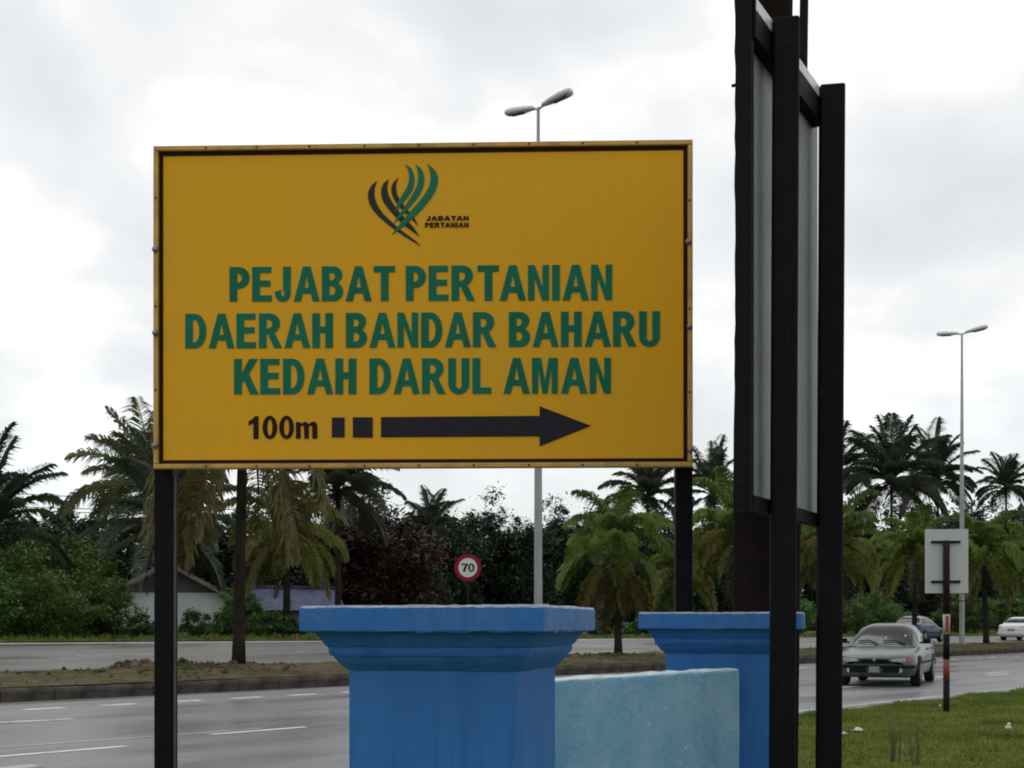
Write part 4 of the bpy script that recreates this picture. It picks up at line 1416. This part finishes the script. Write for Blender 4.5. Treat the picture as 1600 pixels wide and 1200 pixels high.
def palm(name, label, group, p, H, cls, counts, scale=1.0, r=.14, lean=(0, 0), seed=0, skirt=None, low=None, bulge=1.3, skirt_scale=None):
    rnd = random.Random(seed)
    t = thing(name, label, 'palm tree', p, 0, group)
    n = 9
    pts = [(lean[0] * (i / n) ** 1.6, lean[1] * (i / n) ** 1.6, H * i / n - (.15 if i == 0 else 0)) for i in range(n + 1)]
    MB().tube(pts, [r * (bulge if i == 0 else 1.08 - .35 * i / n) for i in range(n + 1)], 12).build('trunk', M['palm_trunk'], t, True)
    top = Vector(pts[-1])
    for ci, cnt in enumerate(counts):
        off = rnd.uniform(0, 6.28)
        for k in range(cnt):
            src = cls if not low or ci < len(counts) - low else FX_Y
            me = rnd.choice(src[min(ci, len(src) - 1)])
            link('frond', me, t, top + Vector((0, 0, rnd.uniform(-.12, .12) - ci * .05)), (rnd.uniform(-.16, .16), rnd.uniform(-.15, .15), off + 6.283 * k / cnt + rnd.uniform(-.25, .25)),
                 scale * rnd.uniform(.85, 1.12))
    if skirt:
        for k in range(skirt):
            me = rnd.choice((FX_B if low == 0 else FX_D)[k % 2])
            link('dead_frond', me, t, top + Vector((0, 0, -.25 - (.35 if low == 0 else 0) - rnd.uniform(0, .35))), (rnd.uniform(-.1, .1), rnd.uniform(-.1, .1), 6.283 * k / skirt + rnd.uniform(-.2, .2)), (skirt_scale or scale) * rnd.uniform(.8, 1.1))
    # leaf bases / crownshaft
    MB().tube([top + Vector((0, 0, -.55)), top + Vector((0, 0, -.1)), top + Vector((0, 0, .25))], [r * .8, r * .95, r * .3], 10).build('crownshaft', M['foxtail_yellow'] if cls is FX_G else M['palm_trunk'], t, True)
    return t


GM = 'palms planted along the median'


def median_palm(px, v, H, label, scale, r, skirt, seed, counts=(5, 7, 8, 6), low=1, lean=(0, 0), skirt_scale=None):
    u, Y = uv_of(px, v)
    return palm('foxtail_palm', label, GM, rd(u, v, med_z(u, v) - .03), H, FX_G, counts, scale, r, lean, seed, skirt, low, 1.3, skirt_scale)


median_palm(373, 3.0, 5.9, 'tall median palm with hanging fronds, its trunk right of the left sign post', 0.85, .135, 8, 11, (4, 6, 7, 6), 2, (.12, 0), 1.5)
median_palm(966, 3.0, 3.55, 'median palm with a brown skirt of dead fronds between the blue pillars', .98, .115, 10, 12, (3, 7, 8, 3), 0, (-.06, .05), .95)
median_palm(1150, 3.0, 4.2, 'median palm half hidden behind the thick timber pole', 1.05, .125, 4, 13, (5, 8, 9, 8), 2)
median_palm(1301, 3.0, 4.3, 'median palm behind the right-hand post of the framed board', 1.05, .125, 4, 14, (5, 8, 9, 9), 2)
median_palm(1428, 3.4, 4.4, 'median palm right behind the roof of the silver car', 1.1, .12, 4, 15, (4, 7, 9, 9), 1, (.25, .1))
median_palm(1541, 3.0, 4.6, 'median palm standing right of the far street lamp', 1.15, .14, 3, 16, (6, 7, 9, 9), 1, (-.2, .1))
median_palm(1618, 3.0, 4.6, 'median palm with its crown at the right edge of the picture', 1.15, .14, 2, 17, (5, 8, 10, 9), 1)

GB = 'palms growing beyond the far carriageway'


def back_palm(px, top_py, v, label, cls, scale, seed, counts=(5, 6, 6, 5, 3), lean=(0, 0), name='coconut_palm', low=None, skirt=None):
    u, Y = uv_of(px, v)
    g = ground_z(u, v)
    crown_top = CH + (HY - top_py) / F * Y
    H = crown_top - g - 3.0 * scale
    return palm(name, label, GB, rd(u, v, g) - Vector((lean[0], lean[1], 0)), H, cls, counts, scale, .15, lean, seed, skirt, low)


back_palm(236, 650, 42, 'bright coconut palm showing left of the yellow sign', CO_B, 1.38, 21, (5, 8, 9, 8, 7))
back_palm(259, 700, 22, 'dark coconut palm behind the left sign post, fronds draping over the house roof', CO_D, 1.0, 33, (1, 2, 3, 5, 4))
back_palm(-22, 704, 24, 'coconut palm cut by the left edge of the picture', CO_D, .95, 22, (5, 6, 6, 5, 4))
back_palm(528, 660, 24, 'coconut palm whose fronds hang below the sign above the red-leaved tree', CO_D, 1.0, 23, (5, 6, 7, 7, 5))
back_palm(448, 690, 19, 'olive palm with hanging fronds between the tall trunk and the red-leaved tree', FX_Y, 1.2, 24, (4, 5, 6, 6), name='foxtail_palm', skirt=3)
back_palm(672, 772, 34, 'small pale palm crown above the dark trees left of the speed sign', CO_D, .72, 25, (4, 5, 4, 2))
back_palm(1012, 700, 40, 'coconut palm rising behind the right sign post', CO_D, 1.3, 26, (5, 6, 6, 5, 4))
back_palm(1112, 706, 44, 'coconut palm just left of the thick timber pole', CO_D, 1.3, 27, (5, 6, 6, 5, 4), (.6, 0))
back_palm(1305, 670, 42, 'coconut palm peeping out right of the framed board', CO_D, 1.5, 28, (5, 6, 6, 6, 4))
back_palm(1393, 668, 32, 'tallest coconut palm of the right-hand group, left of the far street lamp', CO_D, 1.7, 29, (6, 7, 7, 7, 6))
back_palm(1462, 682, 36, 'coconut palm touching the far street lamp pole', CO_D, 1.55, 30, (5, 7, 7, 7, 6), (-.8, 0))
back_palm(1572, 716, 36, 'coconut palm alone near the right edge of the picture', CO_D, 1.2, 31, (6, 7, 6, 6, 5))
back_palm(1062, 800, 19, 'yellow green palm behind the skirted median palm', FX_G, 1.2, 32, (5, 7, 8, 7), name='foxtail_palm', low=2)


# ------------------------------------------------------------------ trees and shrubs
def crown_mesh(name, m, rx, ry, rz, nclump, nleaf, size, seed, flat_bot=.5, tall=1.0):
    rnd = random.Random(seed)
    vs, fs = [], []
    for c_ in range(nclump):
        while True:
            d_ = Vector((rnd.gauss(0, 1), rnd.gauss(0, 1), rnd.gauss(0, 1)))
            if d_.length > .1:
                break
        d_.normalize()
        if d_.z < 0:
            d_.z *= flat_bot
        k = rnd.uniform(.45, 1.0) ** .6 * (1 + .30 * math.sin(d_.x * 5 + seed) * math.cos(d_.y * 4 - seed) + .18 * math.sin(d_.z * 9 + seed))
        cc = Vector((d_.x * rx * k, d_.y * ry * k, d_.z * rz * k))
        cr = rnd.uniform(.09, .3) * (rx + rz) / 2
        for l in range(nleaf):
            q = cc + Vector((rnd.gauss(0, .5), rnd.gauss(0, .5), rnd.gauss(0, .38))) * cr
            a_ = Vector((rnd.uniform(-1, 1), rnd.uniform(-1, 1), rnd.uniform(-.5, .5))).normalized()
            b_ = a_.cross(Vector((rnd.uniform(-.5, .5), rnd.uniform(-.5, .5), 1))).normalized()
            s_ = size * rnd.uniform(.35, 1.0) * (1.75 if rnd.random() < .15 else 1.15)
            o_ = len(vs)
            vs += [q - a_ * s_, q + b_ * s_ * .42, q + a_ * s_ + Vector((0, 0, -s_ * .3)), q - b_ * s_ * .42]
            fs.append((o_, o_ + 1, o_ + 2, o_ + 3))
    return MB().add(vs, fs).mesh(name, m)


def trunk_mesh(name, H, r, seed):
    rnd = random.Random(seed)
    mb = MB()
    mb.tube([(0, 0, -.2), (rnd.uniform(-.1, .1), 0, H * .4), (rnd.uniform(-.2, .2), rnd.uniform(-.2, .2), H * .8)], [r * 1.25, r, r * .6], 8)
    for k in range(6):
        a_ = k * 1.05 + rnd.uniform(-.3, .3)
        z = H * rnd.uniform(.35, .7)
        mb.tube([(0, 0, z), (math.cos(a_) * H * .15, math.sin(a_) * H * .15, z + H * .14), (math.cos(a_) * H * .28, math.sin(a_) * H * .28, z + H * .2)], [r * .5, r * .35, r * .1], 6)
    return mb.mesh(name, M['bark'])


CR = {
    'dark': [crown_mesh('crown', M['leaf_dark'], 2.6, 2.6, 4.2, 190, 75, .17, 41 + i, .9) for i in range(3)],
    'mid': [crown_mesh('crown', M['leaf_mid'], 2.0, 2.0, 1.9, 150, 80, .11, 51 + i, .8) for i in range(3)],
    'red': [crown_mesh('crown', M['leaf_red'], 2.6, 2.4, 2.6, 300, 90, .13, 61, .9)],
    'low': [crown_mesh('foliage', M['leaf_low'], 1.2, 1.0, .7, 70, 50, .11, 71 + i) for i in range(2)],
}
TRK = [trunk_mesh('trunk', 4.5, .16, 81 + i) for i in range(2)]


def tree(px, top_py, v, halfpx, kind, label, group, name, idx=0, base_py=None):
    u, Y = uv_of(px, v)
    g = ground_z(u, v)
    p_ = rd(u, v, g)
    s0_ = Y / F
    rx0, rz0 = {'dark': (2.6, 4.2), 'mid': (2.0, 1.9), 'red': (2.6, 2.6), 'low': (1.2, .7)}[kind]
    top = CH + (HY - top_py) * s0_ - g
    t = thing(name, label, 'tree' if kind != 'low' else 'shrub', p_, 0, group)
    sx = halfpx * s0_ / rx0
    bottom = .0 if kind != 'dark' else -.3
    rz = (top - bottom) / (1 + .75)
    me = CR[kind][idx % len(CR[kind])]
    link('crown' if kind != 'low' else 'foliage', me, t, (0, 0, top - rz * 1.0), (0, 0, rng.uniform(0, 6.28)), (sx, sx, rz / rz0))
    if kind != 'low':
        link('trunk', TRK[idx % 2], t, (0, 0, 0), (0, 0, rng.uniform(0, 6.28)), (1, 1, top / 5.6))
    else:
        MB().tube([(0, 0, -.1), (.03, 0, top * .5)], [.04, .02], 6).build('stem', M['bark'], t)
    return t


GT = 'dark trees beyond the far carriageway'
for i, (px, tp, v, hpx, lab) in enumerate([
    (20, 788, 38, 90, 'dark tree at the left edge behind the green shrubs'),
    (120, 815, 42, 75, 'dark tree behind the white house roof, left of the bright coconut palm'),
    (215, 800, 44, 80, 'dark tree directly behind the white house'),
    (325, 805, 44, 85, 'dark tree between the house roof and the tall trunk'),
    (430, 790, 46, 75, 'dark tree behind the blue metal shed'),
    (510, 800, 48, 60, 'dark tree on the left side of the red-leaved tree'),
    (640, 800, 40, 55, 'dark tree on the right side of the red-leaved tree'),
    (700, 806, 44, 55, 'dark tree right behind the speed limit sign'),
    (748, 786, 46, 62, 'dark rounded tree just right of the speed limit sign'),
    (815, 795, 42, 60, 'dark tree left of the near street lamp pole'),
    (872, 786, 44, 48, 'dark tree with a pointed top right of the near street lamp pole'),
    (930, 815, 44, 55, 'dark tree behind the crown of the skirted median palm'),
    (1000, 815, 46, 60, 'dark tree left of the right sign post'),
    (1080, 805, 46, 60, 'dark tree behind the right sign post'),
    (1165, 800, 44, 70, 'dark tree behind the thick timber pole'),
    (1265, 800, 44, 60, 'dark tree in the gap between the posts of the framed board'),
    (1345, 790, 44, 60, 'dark tree below the crown of the tallest coconut palm'),
    (1425, 772, 42, 62, 'dark tree left of the far street lamp pole'),
    (1500, 775, 42, 62, 'dark tree behind the grey road sign'),
    (1570, 795, 42, 60, 'dark tree below the lone coconut palm'),
    (1640, 795, 44, 60, 'dark tree cut by the right edge of the picture'),
]):
    tree(px, tp, v, hpx, 'dark', lab, GT, 'dark_tree', i)
rw_ = random.Random(404)
vs, fs = [], []
for k in range(60000):
    px = rw_.uniform(-260, 1900)
    v = rw_.uniform(47, 53)
    u, Y = uv_of(px, v)
    g = ground_z(u, v)
    top = (HY - 815 + 14 * math.sin(px * .021) + 9 * math.sin(px * .067 + 1) + 5 * math.sin(px * .19)) / F * Y + CH - g
    z = g + top * (1 - rw_.random() ** .9 * .99) + rw_.gauss(0, .15)
    q = rd(u, v, z)
    a_ = Vector((rw_.uniform(-1, 1), rw_.uniform(-1, 1), rw_.uniform(-.6, .6))).normalized()
    b_ = a_.cross(Vector((rw_.uniform(-.5, .5), rw_.uniform(-.5, .5), 1))).normalized()
    s_ = rw_.uniform(.2, .45) * Y / 75
    o_ = len(vs)
    vs += [q - a_ * s_, q + b_ * s_ * .45, q + a_ * s_ + Vector((0, 0, -s_ * .3)), q - b_ * s_ * .45]
    fs.append((o_, o_ + 1, o_ + 2, o_ + 3))
tag(MB().add(vs, fs).build('treeline', M['leaf_dark']), 'dark wood closing the view beyond the palms', 'woods', kind='stuff')
tree(575, 790, 33, 104, 'red', 'dark red-leaved tree behind the near blue pillar', None, 'red_leaved_tree')
GS = 'green shrubs along the far verge'
for i, (px, tp, v, hpx, kind, lab) in enumerate([
    (28, 858, 21, 72, 'mid', 'green bushy shrub at the left edge beside the verge'),
    (112, 838, 23, 75, 'mid', 'tallest green bushy shrub, left of the white house'),
    (160, 895, 20, 48, 'mid', 'green bushy shrub touching the left end of the white house'),
    (75, 900, 18.5, 60, 'mid', 'green bushy shrub in front of the other two at the left'),
    (380, 920, 22, 38, 'mid', 'green shrub at the right end of the white house'),
    (-30, 880, 19, 70, 'mid', 'green bushy shrub running out of the left edge'),
    (1040, 925, 20, 45, 'mid', 'green shrub beside the trunk of the skirted palm'),
    (1320, 935, 19, 40, 'mid', 'green shrub behind the right-hand board post'),
    (1230, 930, 20, 45, 'mid', 'green shrub in the gap left of the board post'),
    (1370, 925, 19, 40, 'mid', 'green shrub behind the roof of the silver car'),
    (1500, 930, 22, 50, 'mid', 'green shrub behind the banded sign post'),
    (1590, 930, 22, 50, 'mid', 'green shrub behind the white car'),
]):
    tree(px, tp, v, hpx, kind, lab, GS, 'green_shrub', i)
GL = 'low plants along the far verge'
for i, (px, tp, v, hpx, lab) in enumerate([
    (205, 962, 18.5, 34, 'low green plant below the left half of the white house wall'),
    (250, 966, 18, 30, 'low green plant hidden partly by the left sign post'),
    (312, 958, 18, 34, 'low green plant below the right half of the white house wall'),
    (352, 955, 18.5, 34, 'low green plant left of the tall palm trunk'),
    (412, 960, 18, 34, 'low green plant right of the tall palm trunk'),
    (455, 962, 18, 32, 'low green plant in front of the blue shed'),
    (940, 972, 18, 30, 'low green plant right of the near blue cap'),
    (992, 970, 18, 30, 'low green plant right of the skirted palm trunk'),
]):
    tree(px, tp, v, hpx, 'low', lab, GL, 'low_plant', i)

# ------------------------------------------------------------------ grass, weeds, litter
rg = random.Random(99)
vs, fs = [], []
cnt = 0
while cnt < 150000:
    Y = rg.uniform(8.5, 29) if rg.random() < .8 else rg.uniform(8.5, 18)
    X = rg.uniform(1.5, 15)
    d_ = Vector((X, Y, 0)) - P0
    v = d_.x * N.x + d_.y * N.y
    edge = -11.8 + .10 * math.sin(X * 3.1) + .08 * math.sin(Y * 5.3)
    if v > edge or v < -24:
        continue
    dens = .55 + .45 * math.sin(X * 1.9 + math.sin(Y * 1.3) * 2) * math.sin(Y * 1.6 + X)
    if rg.random() > .45 + .55 * dens:
        continue
    z = .03 + .05 * max(0, -v - 12) / 10 - .01
    h = rg.uniform(.02, .055) * (.7 + .6 * dens)
    a_ = rg.uniform(0, 6.283)
    w_ = rg.uniform(.006, .013)
    dx, dy = math.cos(a_) * w_, math.sin(a_) * w_
    l_ = rg.uniform(.2, .9) * h
    b_ = rg.uniform(0, 6.283)
    o_ = len(vs)
    vs += [(X - dx, Y - dy, z), (X + dx, Y + dy, z), (X + math.cos(b_) * l_, Y + math.sin(b_) * l_, z + h)]
    fs.append((o_, o_ + 1, o_ + 2))
    cnt += 1
for k in range(420):
    Y = rg.uniform(9.5, 26)
    X = rg.uniform(2.5, 14)
    d_ = Vector((X, Y, 0)) - P0
    v = d_.x * N.x + d_.y * N.y
    if v > -11.9 or v < -24:
        continue
    z = .03 + .05 * max(0, -v - 12) / 10 - .01
    rad, hh = rg.uniform(.04, .22), rg.uniform(.05, .13)
    for q in range(int(rad * 260)):
        a_, r_ = rg.uniform(0, 6.283), rad * math.sqrt(rg.random())
        x_, y_ = X + math.cos(a_) * r_, Y + math.sin(a_) * r_
        b_ = rg.uniform(0, 6.283)
        w_, h = rg.uniform(.008, .02), hh * rg.uniform(.5, 1.1) * (1.1 - r_ / rad * .5)
        l_ = h * rg.uniform(.2, .9)
        o_ = len(vs)
        vs += [(x_ - w_ * math.sin(b_), y_ + w_ * math.cos(b_), z), (x_ + w_ * math.sin(b_), y_ - w_ * math.cos(b_), z), (x_ + math.cos(b_) * l_, y_ + math.sin(b_) * l_, z + h)]
        fs.append((o_, o_ + 1, o_ + 2))
tag(MB().add(vs, fs).build('grass', M['grass']), 'short patchy olive green grass on the near roadside', 'grass', kind='stuff')

# sparse tufts on the median and along the far verge
vs, fs = [], []
for k in range(26000):
    if k % 2:
        u, v = rg.uniform(-6, 75), rg.uniform(.35, 5.5)
        if math.sin(u * .9) + math.sin(v * 1.7 + u * .31) + rg.uniform(-.8, .8) < .35:
            continue
        z = med_z(u, v)
        h = rg.uniform(.015, .05)
    else:
        u, v = rg.uniform(-20, 110), 15.1 + abs(rg.gauss(0, 1)) * 2.2
        z = ground_z(u, v)
        h = rg.uniform(.06, .22)
    p_ = rd(u, v, z)
    a_, b_ = rg.uniform(0, 6.283), rg.uniform(0, 6.283)
    w_ = h * .22
    o_ = len(vs)
    vs += [p_ + Vector((-math.cos(a_) * w_, -math.sin(a_) * w_, 0)), p_ + Vector((math.cos(a_) * w_, math.sin(a_) * w_, 0)), p_ + Vector((math.cos(b_) * h * .5, math.sin(b_) * h * .5, h))]
    fs.append((o_, o_ + 1, o_ + 2))
tag(MB().add(vs, fs).build('grass_tufts', M['grass']), 'sparse grass tufts on the median and far verge', 'grass', kind='stuff')

vs, fs = [], []
for k in range(1500):
    u = rg.uniform(-8, 60)
    v = rg.uniform(.45, 5.4)
    if rg.random() < .5:
        mu, mv_, r_, h_ = rg.choice(MOUNDS)
        u, v = mu + rg.gauss(0, .7), mv_ + rg.gauss(0, .6)
    p_ = rd(u, v, med_z(u, v))
    r_ = rg.uniform(.02, .07) * (1.6 if rg.random() < .1 else 1)
    o_ = len(vs)
    for (x, y, z) in ((1, 0, 0), (-.5, .9, 0), (-.5, -.9, 0), (.1, .1, .8), (-.2, -.1, -.5)):
        vs.append(p_ + Vector((x + rg.uniform(-.3, .3), y + rg.uniform(-.3, .3), z + rg.uniform(-.2, .2))) * r_)
    fs += [(o_, o_ + 1, o_ + 3), (o_ + 1, o_ + 2, o_ + 3), (o_ + 2, o_, o_ + 3), (o_ + 1, o_, o_ + 4), (o_ + 2, o_ + 1, o_ + 4), (o_, o_ + 2, o_ + 4)]
tag(MB().add(vs, fs).build('soil_clods', M['soil']), 'clods of earth lying on the median', 'soil', kind='stuff')
wd_i = 0
for (px, py, hh, lab) in ((1398, 1200, .55, 'tall dry weed at the lower edge right of the board posts, left one of two'),
                          (1428, 1204, .55, 'tall dry weed at the lower edge right of the board posts, right one of two')):
    Y = CH * F / (py - HY)
    p_ = at(px, py, Y)
    w_ = thing('weed', lab, 'weed', (p_.x, p_.y, .02), 0, 'tall dry weeds in the grass')
    mb = MB()
    for k in range(8):
        a_ = rg.uniform(0, 6.283)
        l_ = rg.uniform(.02, .10)
        h = hh * rg.uniform(.5, 1)
        q0 = Vector((rg.uniform(-.04, .04), rg.uniform(-.04, .04), 0))
        tip = q0 + Vector((math.cos(a_) * l_, math.sin(a_) * l_, h))
        mid = q0.lerp(tip, .5) + Vector((0, 0, h * .06))
        mb.tube([q0, mid, tip], [.007, .006, .002], 5)
    mb.build('blades', M['weed'], w_)
    wd_i += 1


def rag(px, py, w_, h_, lab, seed):
    Y = CH * F / (py - HY)
    p_ = at(px, py, Y)
    rnd = random.Random(seed)
    w_, h_ = w_ * .75, h_ * .6
    n = 7
    vs, fs = [], []
    for i in range(n):
        for j in range(5):
            x = (i / (n - 1) - .5) * w_
            y = (j / 4 - .5) * w_ * .7
            z = max(0, h_ * (1 - (2 * i / (n - 1) - 1) ** 2) * (1 - (2 * j / 4 - 1) ** 2)) + rnd.uniform(0, h_ * .35)
            vs.append((x + rnd.uniform(-.012, .012), y + rnd.uniform(-.012, .012), z + .045))
    for i in range(n - 1):
        for j in range(4):
            a_ = i * 5 + j
            fs.append((a_, a_ + 5, a_ + 6, a_ + 1))
    o = MB().add(vs, fs).build('litter', M['litter'])
    o.location = (p_.x, p_.y, 0.02)
    o.rotation_euler = (0, 0, rnd.uniform(-.6, .6))
    return tag(o, lab, 'litter', 'scraps of white litter on the grass')


rag(1340, 1150, .16, .055, 'largest white scrap of litter on the grass beside the board post', 1)
rag(1319, 1156, .09, .04, 'white scrap of litter touching the right board post', 2)
rag(1576, 1147, .10, .10, 'upright white scrap of litter at the right edge of the grass', 3)
rag(1469, 1110, .05, .04, 'tiny white scrap of litter at the foot of the banded sign post', 4)
